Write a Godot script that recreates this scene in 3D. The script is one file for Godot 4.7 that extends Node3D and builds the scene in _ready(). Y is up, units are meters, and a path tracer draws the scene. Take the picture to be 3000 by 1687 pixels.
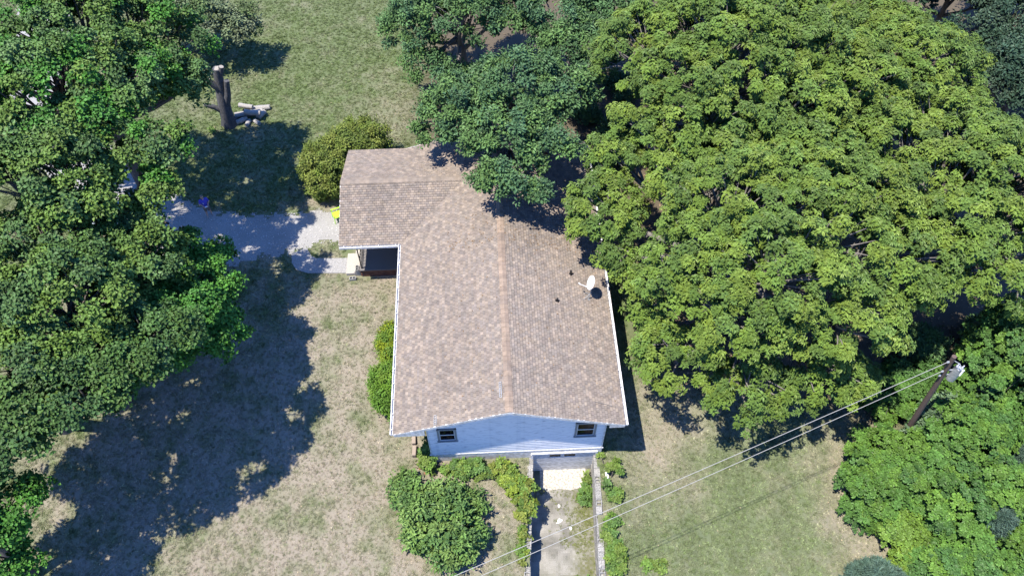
extends Node3D
# An aerial view of a shingled house between big trees. Units are metres, y is up,
# the main ridge runs along z and the near gable stands at z = 0.

const EAVE := 3.6
const SLOPE := 0.3303
const HALF := 5.45
const RIDGE := 5.4
const BACK := -18.7
const WING_LEFT := -8.87
const WING_FRONT := -11.42
const WING_MID := -15.06
const FLOOR_LOW := -2.62          # garage floor and sunken driveway

var rng := RandomNumberGenerator.new()
var taken := {}
var M := {}
var L := {}
var n_wide := FastNoiseLite.new()
var n_mid := FastNoiseLite.new()
var n_fine := FastNoiseLite.new()
var n_gap := FastNoiseLite.new()

# ------------------------------------------------------------------ mesh builder
class MB:
	var v := PackedVector3Array()
	var n := PackedVector3Array()
	var c := PackedColorArray()
	var col := Color.WHITE
	func tri(a: Vector3, b: Vector3, d: Vector3) -> void:
		var nn := (d - a).cross(b - a).normalized()
		v.append(a); v.append(b); v.append(d)
		n.append(nn); n.append(nn); n.append(nn)
		c.append(col); c.append(col); c.append(col)
	func quad(a: Vector3, b: Vector3, d: Vector3, e: Vector3) -> void:
		tri(a, b, d); tri(a, d, e)
	func tri_n(a: Vector3, b: Vector3, d: Vector3, na: Vector3, nb: Vector3, nd: Vector3) -> void:
		v.append(a); v.append(b); v.append(d)
		n.append(na); n.append(nb); n.append(nd)
		c.append(col); c.append(col); c.append(col)
	func hexa(p: Array) -> void:      # p: 4 bottom corners then 4 top corners, both counter-clockwise from above
		quad(p[4], p[7], p[6], p[5])
		quad(p[0], p[1], p[2], p[3])
		for i in 4:
			var j := (i + 1) % 4
			quad(p[i], p[4 + i], p[4 + j], p[j])
	func box(at: Vector3, size: Vector3, b := Basis.IDENTITY) -> void:
		var h := size * 0.5
		var p := []
		for y in [-1, 1]:
			for q in [[-1, 1], [1, 1], [1, -1], [-1, -1]]:
				p.append(at + b * Vector3(q[0] * h.x, y * h.y, q[1] * h.z))
		hexa(p)
	func bevel_box(at: Vector3, size: Vector3, r: float, b := Basis.IDENTITY) -> void:
		var h := size * 0.5
		var rings := []
		for lay in [[-h.y, r], [-h.y + r, 0.0], [h.y - r, 0.0], [h.y, r]]:
			var hx: float = h.x - lay[1]
			var hz: float = h.z - lay[1]
			var ring := []
			for q in [[-1, 1, 1], [1, 1, 0], [1, -1, 1], [-1, -1, 0]]:
				var s1 := Vector3(q[0] * hx, lay[0], q[1] * (hz - r))
				var s2 := Vector3(q[0] * (hx - r), lay[0], q[1] * hz)
				if q[2] == 1: ring.append(at + b * s1); ring.append(at + b * s2)
				else: ring.append(at + b * s2); ring.append(at + b * s1)
			rings.append(ring)
		for k in 3:
			for i in 8:
				var j := (i + 1) % 8
				quad(rings[k][i], rings[k + 1][i], rings[k + 1][j], rings[k][j])
		for i in range(1, 7):
			tri(rings[3][0], rings[3][i + 1], rings[3][i])
			tri(rings[0][0], rings[0][i], rings[0][i + 1])
	func tube(pts: Array, radii: Array, sides := 8, capped := true, jit := 0.0) -> void:
		var rings := []
		var dirs := []
		var up := Vector3(0.31, 0.2, 0.93)
		for i in pts.size():
			var t: Vector3 = (pts[mini(i + 1, pts.size() - 1)] - pts[maxi(i - 1, 0)])
			if t.length() < 1e-6: t = Vector3.UP
			t = t.normalized()
			if absf(t.dot(up)) > 0.95: up = Vector3(0.9, 0.1, -0.4)
			var a := t.cross(up).normalized()
			var b := t.cross(a)
			var ring := []
			var dd := []
			for s in sides:
				var ang := TAU * s / sides
				var o := a * cos(ang) + b * sin(ang)
				dd.append(o)
				ring.append(pts[i] + o * radii[i] * (1.0 + jit * sin(s * 12.9 + i * 4.3) * cos(s * 3.7 - i * 1.9)))
			rings.append(ring); dirs.append(dd)
		for i in pts.size() - 1:
			for s in sides:
				var q := (s + 1) % sides
				tri_n(rings[i][s], rings[i + 1][s], rings[i + 1][q], dirs[i][s], dirs[i + 1][s], dirs[i + 1][q])
				tri_n(rings[i][s], rings[i + 1][q], rings[i][q], dirs[i][s], dirs[i + 1][q], dirs[i][q])
		if capped:
			for s in range(1, sides - 1):
				tri(rings[0][0], rings[0][s], rings[0][s + 1])
				var e: int = pts.size() - 1
				tri(rings[e][0], rings[e][s + 1], rings[e][s])
	func prism(poly: Array, dirv: Vector3) -> void:      # a flat polygon swept along dirv
		var k := poly.size()
		for i in range(1, k - 1):
			tri(poly[0], poly[i], poly[i + 1])
			tri(poly[0] + dirv, poly[i + 1] + dirv, poly[i] + dirv)
		for i in k:
			var j := (i + 1) % k
			quad(poly[i], poly[i] + dirv, poly[j] + dirv, poly[j])
	func mesh(mat: Material) -> ArrayMesh:
		var a := []
		a.resize(Mesh.ARRAY_MAX)
		a[Mesh.ARRAY_VERTEX] = v
		a[Mesh.ARRAY_NORMAL] = n
		a[Mesh.ARRAY_COLOR] = c
		var m := ArrayMesh.new()
		m.add_surface_from_arrays(Mesh.PRIMITIVE_TRIANGLES, a)
		m.surface_set_material(0, mat)
		return m

# ------------------------------------------------------------------ naming and tagging
func numbered(called: String) -> String:
	if not taken.has(called):
		taken[called] = 0
		return called
	taken[called] += 1
	return "%s_%03d" % [called, taken[called]]

func tag(o: Node, label := "", category := "", group := "", kind := "") -> void:
	if label: o.set_meta("label", label)
	if category: o.set_meta("category", category)
	if group: o.set_meta("group", group)
	if kind: o.set_meta("kind", kind)

func thing(called: String, label: String, category: String, at := Vector3.ZERO, group := "") -> Node3D:
	var o := Node3D.new()
	o.name = numbered(called)
	add_child(o)
	o.position = at
	tag(o, label, category, group)
	return o

func part(called: String, mb: MB, mat: Material, parent: Node, label := "") -> MeshInstance3D:
	var o := MeshInstance3D.new()
	o.name = called if parent != self else numbered(called)
	o.mesh = mb.mesh(mat)
	parent.add_child(o, true)
	if label: o.set_meta("label", label)
	return o

func shared(called: String, m: Mesh, parent: Node, t: Transform3D) -> MeshInstance3D:
	var o := MeshInstance3D.new()
	o.name = called
	o.mesh = m
	o.transform = t
	parent.add_child(o, true)
	return o

func swarm(called: String, m: Mesh, ts: Array, cs: Array, parent: Node) -> MultiMeshInstance3D:
	var mm := MultiMesh.new()
	mm.transform_format = MultiMesh.TRANSFORM_3D
	mm.use_colors = true
	mm.mesh = m
	mm.instance_count = ts.size()
	for i in ts.size():
		mm.set_instance_transform(i, ts[i])
		mm.set_instance_color(i, cs[i])
	var o := MultiMeshInstance3D.new()
	o.name = called if parent != self else numbered(called)
	o.multimesh = mm
	parent.add_child(o, true)
	o.set_meta("kind", "stuff")
	return o

# ------------------------------------------------------------------ materials
func lin(r: float, g: float, b: float) -> Color:
	return Color(r, g, b).linear_to_srgb()

func noise_tex(freq: float, lo: float, hi: float, seed_n: int, oct := 4, warm := Color(1, 1, 1)) -> NoiseTexture2D:
	var f := FastNoiseLite.new()
	f.noise_type = FastNoiseLite.TYPE_SIMPLEX_SMOOTH
	f.frequency = freq
	f.fractal_octaves = oct
	f.seed = seed_n
	var t := NoiseTexture2D.new()
	t.width = 512; t.height = 512
	t.seamless = true
	t.noise = f
	var g := Gradient.new()
	g.set_color(0, Color(lo * warm.r, lo * warm.g, lo * warm.b))
	g.set_color(1, Color(hi, hi, hi))
	t.color_ramp = g
	return t

func streak_tex() -> NoiseTexture2D:       # clean paint with scattered short worn streaks
	var t := noise_tex(0.03, 0.5, 1.0, 31, 4)
	var g := Gradient.new()
	g.offsets = PackedFloat32Array([0.0, 0.2, 0.3, 1.0])
	g.colors = PackedColorArray([Color(0.5, 0.52, 0.55), Color(0.75, 0.77, 0.8), Color(0.95, 0.95, 0.95), Color(1, 1, 1)])
	t.color_ramp = g
	return t

func bump_tex(freq: float, seed_n: int) -> NoiseTexture2D:
	var f := FastNoiseLite.new()
	f.frequency = freq
	f.fractal_octaves = 4
	f.seed = seed_n
	var t := NoiseTexture2D.new()
	t.width = 512; t.height = 512
	t.seamless = true
	t.noise = f
	return t

func mat(albedo: Color, rough: float, tex: Texture2D = null, scale := Vector3.ONE, vertex := false) -> StandardMaterial3D:
	var m := StandardMaterial3D.new()
	m.albedo_color = albedo
	m.roughness = rough
	m.vertex_color_use_as_albedo = vertex
	if tex:
		m.albedo_texture = tex
		m.uv1_triplanar = true
		m.uv1_world_triplanar = true
		m.uv1_scale = scale
	return m

func leaf_mat(rough: float, back: Color) -> StandardMaterial3D:
	var m := mat(Color.WHITE, rough, null, Vector3.ONE, true)
	m.metallic_specular = 0.28
	m.backlight_enabled = true
	m.backlight = back
	m.cull_mode = BaseMaterial3D.CULL_DISABLED
	return m

func make_materials() -> void:
	var grain := noise_tex(0.06, 0.62, 1.0, 3)
	var speck := noise_tex(0.16, 0.45, 1.0, 5, 3)
	var blot := noise_tex(0.012, 0.7, 1.0, 8, 5)
	M.ground = mat(Color.WHITE, 0.95, speck, Vector3(0.5, 0.5, 0.5), true)
	M.gravel = mat(Color.WHITE, 0.95, noise_tex(0.2, 0.5, 1.0, 6, 3), Vector3(0.6, 0.6, 0.6), true)
	M.shingle = mat(Color.WHITE, 0.9, noise_tex(0.03, 0.74, 1.0, 21, 5), Vector3(0.16, 0.16, 0.16), true)
	M.white = mat(lin(0.78, 0.8, 0.82), 0.5, blot, Vector3(0.4, 0.4, 0.4))
	M.gutter = mat(lin(0.82, 0.83, 0.85), 0.4, blot, Vector3(0.7, 0.3, 0.7))
	M.siding = mat(lin(0.75, 0.77, 0.8), 0.6, streak_tex(), Vector3(0.1, 1.1, 0.1))
	M.found = mat(lin(0.74, 0.76, 0.77), 0.8, noise_tex(0.02, 0.78, 1.0, 33, 5, Color(0.97, 0.94, 0.88)), Vector3(0.3, 0.3, 0.3))
	M.door = mat(lin(0.66, 0.68, 0.7), 0.6, noise_tex(0.02, 0.7, 1.0, 35, 5), Vector3(0.3, 0.5, 0.3))
	M.frame = mat(lin(0.3, 0.33, 0.36), 0.6, grain, Vector3(0.8, 0.8, 0.8))
	M.sash = mat(lin(0.5, 0.53, 0.56), 0.5)
	M.glass = mat(Color(0.05, 0.06, 0.08, 0.8), 0.04)
	M.glass.metallic_specular = 0.2
	M.glass.transparency = BaseMaterial3D.TRANSPARENCY_ALPHA
	M.dark = mat(lin(0.03, 0.03, 0.032), 0.8)
	M.blind = mat(lin(0.25, 0.25, 0.26), 0.8)
	M.concrete = mat(lin(0.5, 0.48, 0.45), 0.9, noise_tex(0.03, 0.6, 1.0, 41, 5), Vector3(0.35, 0.35, 0.35))
	M.apron = mat(lin(0.58, 0.55, 0.48), 0.9, noise_tex(0.03, 0.6, 1.0, 43, 5), Vector3(0.4, 0.4, 0.4))
	M.walk = mat(lin(0.33, 0.33, 0.33), 0.92, noise_tex(0.04, 0.72, 1.0, 45, 4), Vector3(0.4, 0.4, 0.4))
	M.deck = mat(lin(0.2, 0.19, 0.19), 0.85, grain, Vector3(0.6, 0.6, 0.6))
	M.step = mat(lin(0.52, 0.49, 0.44), 0.9, grain, Vector3(0.5, 0.5, 0.5))
	M.block = mat(lin(0.45, 0.45, 0.44), 0.95, noise_tex(0.05, 0.5, 1.0, 47, 5), Vector3(0.5, 0.5, 0.5), true)
	M.brick = mat(Color.WHITE, 0.9, grain, Vector3(1.5, 1.5, 1.5), true)
	M.mortar = mat(lin(0.3, 0.28, 0.26), 0.95)
	M.iron = mat(lin(0.02, 0.02, 0.022), 0.5)
	M.bark = mat(lin(0.2, 0.18, 0.165), 0.95, noise_tex(0.05, 0.4, 1.0, 51, 5), Vector3(1.2, 0.25, 1.2))
	M.bark_pale = mat(lin(0.34, 0.32, 0.3), 0.95, noise_tex(0.05, 0.4, 1.0, 53, 5), Vector3(1.2, 0.3, 1.2))
	M.snag = mat(lin(0.17, 0.175, 0.19), 0.95, noise_tex(0.04, 0.3, 1.0, 55, 5), Vector3(1.4, 0.2, 1.4))
	M.cut = mat(lin(0.42, 0.39, 0.34), 0.9, grain, Vector3(1, 1, 1))
	M.logbark = mat(lin(0.52, 0.5, 0.47), 0.95, noise_tex(0.05, 0.45, 1.0, 57, 5), Vector3(0.8, 0.8, 0.8))
	M.pole = mat(lin(0.17, 0.12, 0.1), 0.9, noise_tex(0.05, 0.5, 1.0, 59, 5), Vector3(1.5, 0.15, 1.5))
	M.steel = mat(lin(0.45, 0.48, 0.5), 0.45, blot, Vector3(1, 1, 1))
	M.steel.metallic = 0.3
	M.wire = mat(lin(0.3, 0.3, 0.28), 0.55)
	M.dish = mat(lin(0.72, 0.74, 0.77), 0.35)
	M.black = mat(lin(0.012, 0.012, 0.013), 0.6)
	M.lime = mat(lin(0.36, 0.72, 0.04), 0.4)
	M.wood = mat(lin(0.5, 0.46, 0.4), 0.9, noise_tex(0.04, 0.6, 1.0, 61, 4), Vector3(0.4, 0.4, 2.0))
	M.tan = mat(lin(0.4, 0.33, 0.27), 0.9, grain, Vector3(1, 1, 1))
	M.scrap = mat(lin(0.75, 0.74, 0.72), 0.8)
	M.skin = mat(lin(0.42, 0.26, 0.19), 0.6)
	M.shirt = mat(lin(0.06, 0.06, 0.42), 0.85)
	M.print = mat(lin(0.5, 0.52, 0.7), 0.85)
	M.shorts = mat(lin(0.14, 0.12, 0.1), 0.9)
	M.shoe = mat(lin(0.3, 0.28, 0.27), 0.8)
	M.hair = mat(lin(0.16, 0.13, 0.11), 0.8)
	M.paint = mat(lin(0.52, 0.62, 0.66), 0.3)
	M.paint.clearcoat_enabled = true
	M.paint.clearcoat = 0.8
	M.tyre = mat(lin(0.02, 0.02, 0.02), 0.85)
	M.leaf = leaf_mat(0.5, Color(0.3, 0.38, 0.1))
	M.grass = leaf_mat(0.8, Color(0.35, 0.35, 0.2))

# ------------------------------------------------------------------ ground
func ss(a: float, b: float, x: float) -> float:
	var t := clampf((x - a) / (b - a), 0.0, 1.0)
	return t * t * (3.0 - 2.0 * t)

func gh(x: float, z: float) -> float:
	return -0.9 * ss(-7.0, 1.5, z) - 0.06 * clampf(z - 1.5, 0.0, 16.0) + 0.05 * n_wide.get_noise_2d(x * 1.7 + 40.0, z * 1.7) * ss(-30.0, -8.0, -absf(z + 9.0))

func left_wall_x(z: float) -> float:       # inner face of the left retaining wall
	return 1.2 - 0.085 * z

func right_wall_x(z: float) -> float:
	return 4.34 - 0.055 * z

const DRY := [[-8.5, -4.0, 4.5, 0.55], [-7.0, 3.0, 5.5, 0.6], [-13.5, 4.5, 6.0, 0.5], [-9.5, -9.5, 3.0, 0.5], [7.6, -1.0, 1.8, 0.45], [9.0, -3.5, 2.6, 0.6],
	[17.6, 1.0, 2.0, 0.75], [17.2, 5.2, 1.6, 0.75], [16.2, 3.5, 1.2, 0.3], [7.2, 0.6, 1.3, 0.4], [-6.8, -26.0, 3.0, 0.4], [-11.2, -17.8, 1.0, 0.7], [-6.5, -10.6, 1.6, 0.75], [-3.0, 0.8, 2.2, 0.6],
	[-0.8, 3.0, 2.0, 0.55], [-16.0, -1.0, 7.0, 0.75], [-13.6, 4.9, 1.5, -0.65], [10.5, 4.0, 3.5, -0.2], [-10.0, -34.0, 8.0, -0.1], [-16.5, -24.6, 0.8, 0.5], [6.0, 2.5, 1.2, 0.2], [9.0, 1.8, 1.2, 0.35]]

func dryness(x: float, z: float) -> float:
	var d := 0.1 if x > 5.0 or z < -18.0 else 0.24
	for q in DRY:
		var r2: float = ((x - q[0]) * (x - q[0]) + (z - q[1]) * (z - q[1])) / (q[2] * q[2])
		if r2 < 6.0: d += q[3] * exp(-r2)
	d = minf(d, 0.8)
	var rough := 0.55 if x > 5.0 or z < -18.0 else 1.0
	d += rough * (0.6 * n_mid.get_noise_2d(x * 1.6, z * 1.6) + 0.5 * n_fine.get_noise_2d(x, z))
	return clampf(d, 0.0, 1.0)

func litter(x: float, z: float) -> float:     # fallen leaves and bare soil under the woods
	var a := ss(6.5, 9.5, x + 1.5 * n_mid.get_noise_2d(x * 0.7, z * 0.7)) * ss(1.0, 4.0, -z + 0.25 * x - 4.0)
	var b := ss(-7.0, -3.0, x) * ss(19.0, 22.0, -z)
	return clampf(maxf(a, b), 0.0, 1.0)

func ground_col(x: float, z: float) -> Color:
	var d := dryness(x, z)
	var green := Color(0.15, 0.212, 0.074).lerp(Color(0.18, 0.228, 0.106), 0.5 + 0.5 * n_mid.get_noise_2d(x * 0.6 + 90.0, z * 0.6))
	if x > 5.0 and z > -4.0: green = green.lerp(Color(0.2, 0.235, 0.135), 0.6)
	if x > 5.0 and z > -8.0: green = green * (1.0 + 0.05 * signf(sin((x + 0.1 * z) * 2.6)))      # mown strips
	var c := green.lerp(Color(0.395, 0.352, 0.275), d)
	var l := litter(x, z)
	if l > 0.0: c = c.lerp(Color(0.15, 0.122, 0.085), l)
	return c

func make_ground() -> void:
	var xs := [-400.0, -120.0, -60.0]
	var zs := [-400.0, -120.0, -60.0]
	var s := 0.25
	for i in int((46.0 + 42.0) / s) + 1: xs.append(-42.0 + i * s)
	for i in int((12.0 + 46.0) / s) + 1: zs.append(-46.0 + i * s)
	xs.append_array([70.0, 140.0, 400.0])
	zs.append_array([25.0, 60.0, 400.0])
	var nx := xs.size()
	var nz := zs.size()
	var v := PackedVector3Array()
	var n := PackedVector3Array()
	var c := PackedColorArray()
	var idx := PackedInt32Array()
	for j in nz:
		for i in nx:
			var x: float = xs[i]
			var z: float = zs[j]
			v.append(Vector3(x, gh(x, z), z))
			n.append(Vector3(gh(x - 0.2, z) - gh(x + 0.2, z), 0.4, gh(x, z - 0.2) - gh(x, z + 0.2)).normalized())
			c.append(ground_col(x, z))
	for j in nz - 1:
		for i in nx - 1:
			var cx: float = (xs[i] + xs[i + 1]) * 0.5
			var cz: float = (zs[j] + zs[j + 1]) * 0.5
			if cz > -0.95 and cz < 11.9 and cx > left_wall_x(cz) - 0.14 and cx < right_wall_x(cz) + 0.14: continue
			if cx > -3.7 and cx < 4.5 and cz > -18.0 and cz < -0.95: continue
			var a := j * nx + i
			idx.append_array([a, a + 1, a + nx + 1, a, a + nx + 1, a + nx])
	var ar := []
	ar.resize(Mesh.ARRAY_MAX)
	ar[Mesh.ARRAY_VERTEX] = v; ar[Mesh.ARRAY_NORMAL] = n; ar[Mesh.ARRAY_COLOR] = c; ar[Mesh.ARRAY_INDEX] = idx
	var m := ArrayMesh.new()
	m.add_surface_from_arrays(Mesh.PRIMITIVE_TRIANGLES, ar)
	m.surface_set_material(0, M.ground)
	var o := MeshInstance3D.new()
	o.name = "ground"
	o.mesh = m
	add_child(o)
	tag(o, "mown lawn of green and straw coloured grass around the house", "lawn", "", "structure")

const DRIVE := [[-9.1, -15.9, 1.1], [-11.0, -15.8, 1.25], [-13.5, -15.4, 1.6], [-16.0, -15.1, 1.85], [-18.5, -15.5, 1.9], [-21.0, -16.8, 2.0], [-23.3, -18.6, 2.1], [-25.6, -20.6, 2.0], [-28.5, -23.3, 1.9], [-31.3, -26.6, 1.9], [-33.0, -31.0, 1.9], [-34.5, -40.0, 1.9], [-36.0, -60.0, 1.9]]

func drive_dist(x: float, z: float) -> float:
	var best := 99.0
	for i in DRIVE.size() - 1:
		var a := Vector2(DRIVE[i][0], DRIVE[i][1])
		var b := Vector2(DRIVE[i + 1][0], DRIVE[i + 1][1])
		var t := clampf((Vector2(x, z) - a).dot(b - a) / (b - a).length_squared(), 0.0, 1.0)
		best = minf(best, Vector2(x, z).distance_to(a.lerp(b, t)) - lerpf(DRIVE[i][2], DRIVE[i + 1][2], t))
	return best

func make_drive() -> void:
	# cells of a fine grid inside a ragged outline
	var mb := MB.new()
	var s := 0.2
	var x := -40.0
	while x < -8.6:
		var z := -45.0
		while z < -12.6:
			var d := drive_dist(x + s * 0.5, z + s * 0.5)
			if d + 0.55 * n_fine.get_noise_2d(x * 0.8, z * 0.8) + 0.3 * n_mid.get_noise_2d(x * 1.5, z * 1.5) < 0.0:
				var p := []
				for q in [[0, 0], [1, 0], [1, 1], [0, 1]]:
					var px: float = x + q[0] * s
					var pz: float = z + q[1] * s
					p.append(Vector3(px, gh(px, pz) + 0.012 + 0.02 * clampf(-drive_dist(px, pz), 0.0, 1.0), pz))
				var w := 0.5 + 0.5 * n_mid.get_noise_2d(x * 1.3, z * 1.3)
				mb.col = Color(0.33, 0.33, 0.32).lerp(Color(0.55, 0.55, 0.54), w)
				mb.quad(p[0], p[1], p[2], p[3])
			z += s
		x += s
	var o := part("gravel_drive", mb, M.gravel, self)
	tag(o, "pale grey gravel drive curving from the house into the trees", "drive", "", "structure")
	var ts := []
	var cs := []
	for i in 9000:
		var px := rng.randf_range(-27.0, -9.0)
		var pz := rng.randf_range(-24.0, -12.8)
		var d := drive_dist(px, pz)
		if d > 0.5 * rng.randf() * rng.randf(): continue
		var r := rng.randf_range(0.5, 1.5)
		ts.append(Transform3D(Basis.from_euler(Vector3(rng.randf() * 6.0, rng.randf() * 6.0, 0)).scaled(Vector3(r, r * 0.7, r)), Vector3(px, gh(px, pz) + 0.03, pz)))
		var g := rng.randf_range(0.35, 0.68)
		cs.append(Color(g, g * 0.985, g * 0.96))
	var st := MB.new()
	st.bevel_box(Vector3.ZERO, Vector3(0.06, 0.04, 0.05), 0.012)
	var sm := swarm("loose_gravel", st.mesh(M.brick), ts, cs, self)
	tag(sm, "loose pale stones scattered over the gravel drive", "gravel", "", "stuff")

func on_paving(x: float, z: float) -> bool:
	if x > left_wall_x(z) - 0.25 and x < right_wall_x(z) + 0.25 and z > -0.6: return true
	if x > -4.1 and x < 4.85 and z > -18.3 and z < -0.4: return true
	if x > -9.3 and x < -4.0 and z > -18.3 and z < -11.8: return true
	if x > -12.6 and x < -9.2 and z > -14.0 and z < -12.2 and walk_inside(x, z): return true
	if x < -8.5 and z < -12.5 and drive_dist(x, z) < 0.05: return true
	return false

func make_grass() -> void:
	var ts := []
	var cs := []
	var tries := 0
	while ts.size() < 185000 and tries < 520000:
		tries += 1
		var z := 13.0 - 57.0 * pow(rng.randf(), 1.05)
		var half := 24.0 + 0.42 * maxf(8.0 - z, 0.0)
		var x := rng.randf_range(-half, half)
		if x > 7.0 and z < -7.0: continue
		if x > -2.0 and z < -22.0 and rng.randf() < 0.8: continue
		if on_paving(x, z): continue
		if x < -8.5 and z < -12.5 and drive_dist(x, z) < 0.25 and rng.randf() < 0.6: continue
		var d := dryness(x, z)
		var l := litter(x, z)
		if rng.randf() < l * 0.8: continue
		var s := rng.randf_range(0.7, 1.3) * lerpf(1.1, 0.75, d)
		ts.append(Transform3D(Basis(Vector3.UP, rng.randf() * TAU).scaled(Vector3(s, s * rng.randf_range(0.6, 1.2), s)), Vector3(x, gh(x, z) - 0.004, z)))
		var c := ground_col(x, z)
		var k := rng.randf_range(0.6, 1.35)
		if rng.randf() < 0.08: k *= 1.5
		if rng.randf() < 0.25: c = c.lerp(Color(0.11, 0.17, 0.05), 0.6)
		cs.append(Color(c.r * k, c.g * k, c.b * k))
	for i in 2600:                                 # sparse grass on the sunken driveway
		var z := rng.randf_range(0.6, 7.0)
		var x := rng.randf_range(left_wall_x(z) + 0.02, right_wall_x(z) - 0.02)
		if n_mid.get_noise_2d(x * 1.5 + 50.0, z * 1.5) + 0.35 * (x - 2.7) * 0.5 < rng.randf_range(-0.1, 0.25): continue
		var s := rng.randf_range(0.5, 1.1)
		ts.append(Transform3D(Basis(Vector3.UP, rng.randf() * TAU).scaled(Vector3(s, s, s)), Vector3(x, FLOOR_LOW - 0.004, z)))
		var k := rng.randf_range(0.7, 1.3)
		cs.append(Color(0.19 * k, 0.22 * k, 0.07 * k))
	var o := swarm("grass", L.grass, ts, cs, self)
	tag(o, "short lawn grass, green in patches and straw dry in others", "grass", "", "stuff")

# ------------------------------------------------------------------ leaves
func leaf(mb: MB, base: Vector3, dir: Vector3, nrm: Vector3, length: float, wid: float, fold := 0.25) -> void:
	var d := dir.normalized()
	var side := d.cross(nrm).normalized()
	var up := side.cross(d).normalized()
	var mid := base + d * length * 0.45
	var tip := base + d * length - up * length * 0.12
	var a := mid + side * wid * 0.5 + up * wid * fold
	var b := mid - side * wid * 0.5 + up * wid * fold
	mb.tri(base, a, tip)
	mb.tri(base, tip, b)

func rdir() -> Vector3:
	var z := rng.randf_range(-1.0, 1.0)
	var a := rng.randf() * TAU
	var r := sqrt(1.0 - z * z)
	return Vector3(r * cos(a), z, r * sin(a))

func make_leaf_meshes() -> void:
	var mb := MB.new()
	for i in 11:                                        # long leaflets that radiate and droop
		var a := TAU * i / 11.0 + rng.randf_range(-0.3, 0.3)
		var d := Vector3(cos(a), rng.randf_range(-0.8, 0.15), sin(a))
		var sh := rng.randf_range(0.55, 1.5)
		mb.col = Color(sh, sh, sh * 0.95)
		if i == 4: mb.col = Color(1.45, 0.95, 0.7)
		leaf(mb, d * 0.04 + Vector3(0, rng.randf_range(-0.05, 0.06), 0), d, Vector3.UP, rng.randf_range(0.18, 0.27), rng.randf_range(0.085, 0.12))
	L.hickory = mb.mesh(M.leaf)
	mb = MB.new()
	for i in 13:
		var p := rdir() * 0.2 * sqrt(rng.randf())
		p.y *= 0.7
		var d := (p.normalized() + rdir() * 0.6)
		var sh := rng.randf_range(0.55, 1.5)
		mb.col = Color(sh, sh, sh)
		leaf(mb, p, d, Vector3.UP + rdir() * 0.6, rng.randf_range(0.17, 0.24), rng.randf_range(0.1, 0.14))
	L.oak = mb.mesh(M.leaf)
	mb = MB.new()
	for i in 14:
		var p := rdir() * 0.24 * sqrt(rng.randf())
		p.y *= 0.45
		var sh := rng.randf_range(0.55, 1.5)
		mb.col = Color(sh, sh, sh)
		leaf(mb, p, rdir() * Vector3(1, 0.35, 1), Vector3.UP + rdir() * 0.35, rng.randf_range(0.13, 0.19), rng.randf_range(0.12, 0.16), 0.12)
	L.maple = mb.mesh(M.leaf)
	mb = MB.new()
	for i in 13:
		var p := rdir() * 0.2 * sqrt(rng.randf())
		p.y *= 0.4
		var sh := rng.randf_range(0.55, 1.5)
		mb.col = Color(sh, sh, sh)
		leaf(mb, p, rdir() * Vector3(1, 0.4, 1), Vector3.UP + rdir() * 0.5, rng.randf_range(0.11, 0.16), rng.randf_range(0.1, 0.13), 0.15)
	L.vine = mb.mesh(M.leaf)
	mb = MB.new()
	for i in 12:
		var p := rdir() * 0.13 * sqrt(rng.randf())
		var sh := rng.randf_range(0.55, 1.5)
		mb.col = Color(sh, sh, sh)
		leaf(mb, p, p.normalized() + rdir() * 0.5 + Vector3(0, 0.35, 0), rdir(), rng.randf_range(0.07, 0.11), rng.randf_range(0.04, 0.06))
	L.shrub = mb.mesh(M.leaf)
	mb = MB.new()
	for i in 20:
		var d := (rdir() + Vector3(0, 0.5, 0)).normalized()
		var sh := rng.randf_range(0.55, 1.5)
		mb.col = Color(sh, sh, sh)
		leaf(mb, d * 0.03, d, rdir(), rng.randf_range(0.16, 0.28), 0.035)
	L.cedar = mb.mesh(M.leaf)
	mb = MB.new()
	for i in 8:
		var a := rng.randf() * TAU
		var p := Vector3(rng.randf_range(-0.06, 0.06), 0, rng.randf_range(-0.06, 0.06))
		var sh := rng.randf_range(0.55, 1.5)
		mb.col = Color(sh, sh, sh)
		leaf(mb, p, Vector3(cos(a), rng.randf_range(0.35, 1.2), sin(a)), Vector3.UP + rdir() * 0.4, rng.randf_range(0.07, 0.12), rng.randf_range(0.014, 0.022))
	L.grass = mb.mesh(M.grass)

# ------------------------------------------------------------------ trees and shrubs
func auto_lobes(c: Vector3, r: Vector3, n: int, size := 0.46, flat := 0.8) -> Array:
	var out := []
	var a0 := rng.randf() * TAU
	for i in n:
		var q := sqrt((i + 0.35) / n) * 0.72
		var a := a0 + i * 2.39996 + rng.randf_range(-0.3, 0.3)
		var rr := r.x * size * rng.randf_range(0.85, 1.15)
		out.append([c + Vector3(cos(a) * r.x * q, r.y * (0.5 - 0.95 * q * q) + rng.randf_range(-0.12, 0.12) * r.y, sin(a) * r.z * q), Vector3(rr, rr * flat, rr * r.z / r.x)])
	return out

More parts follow.
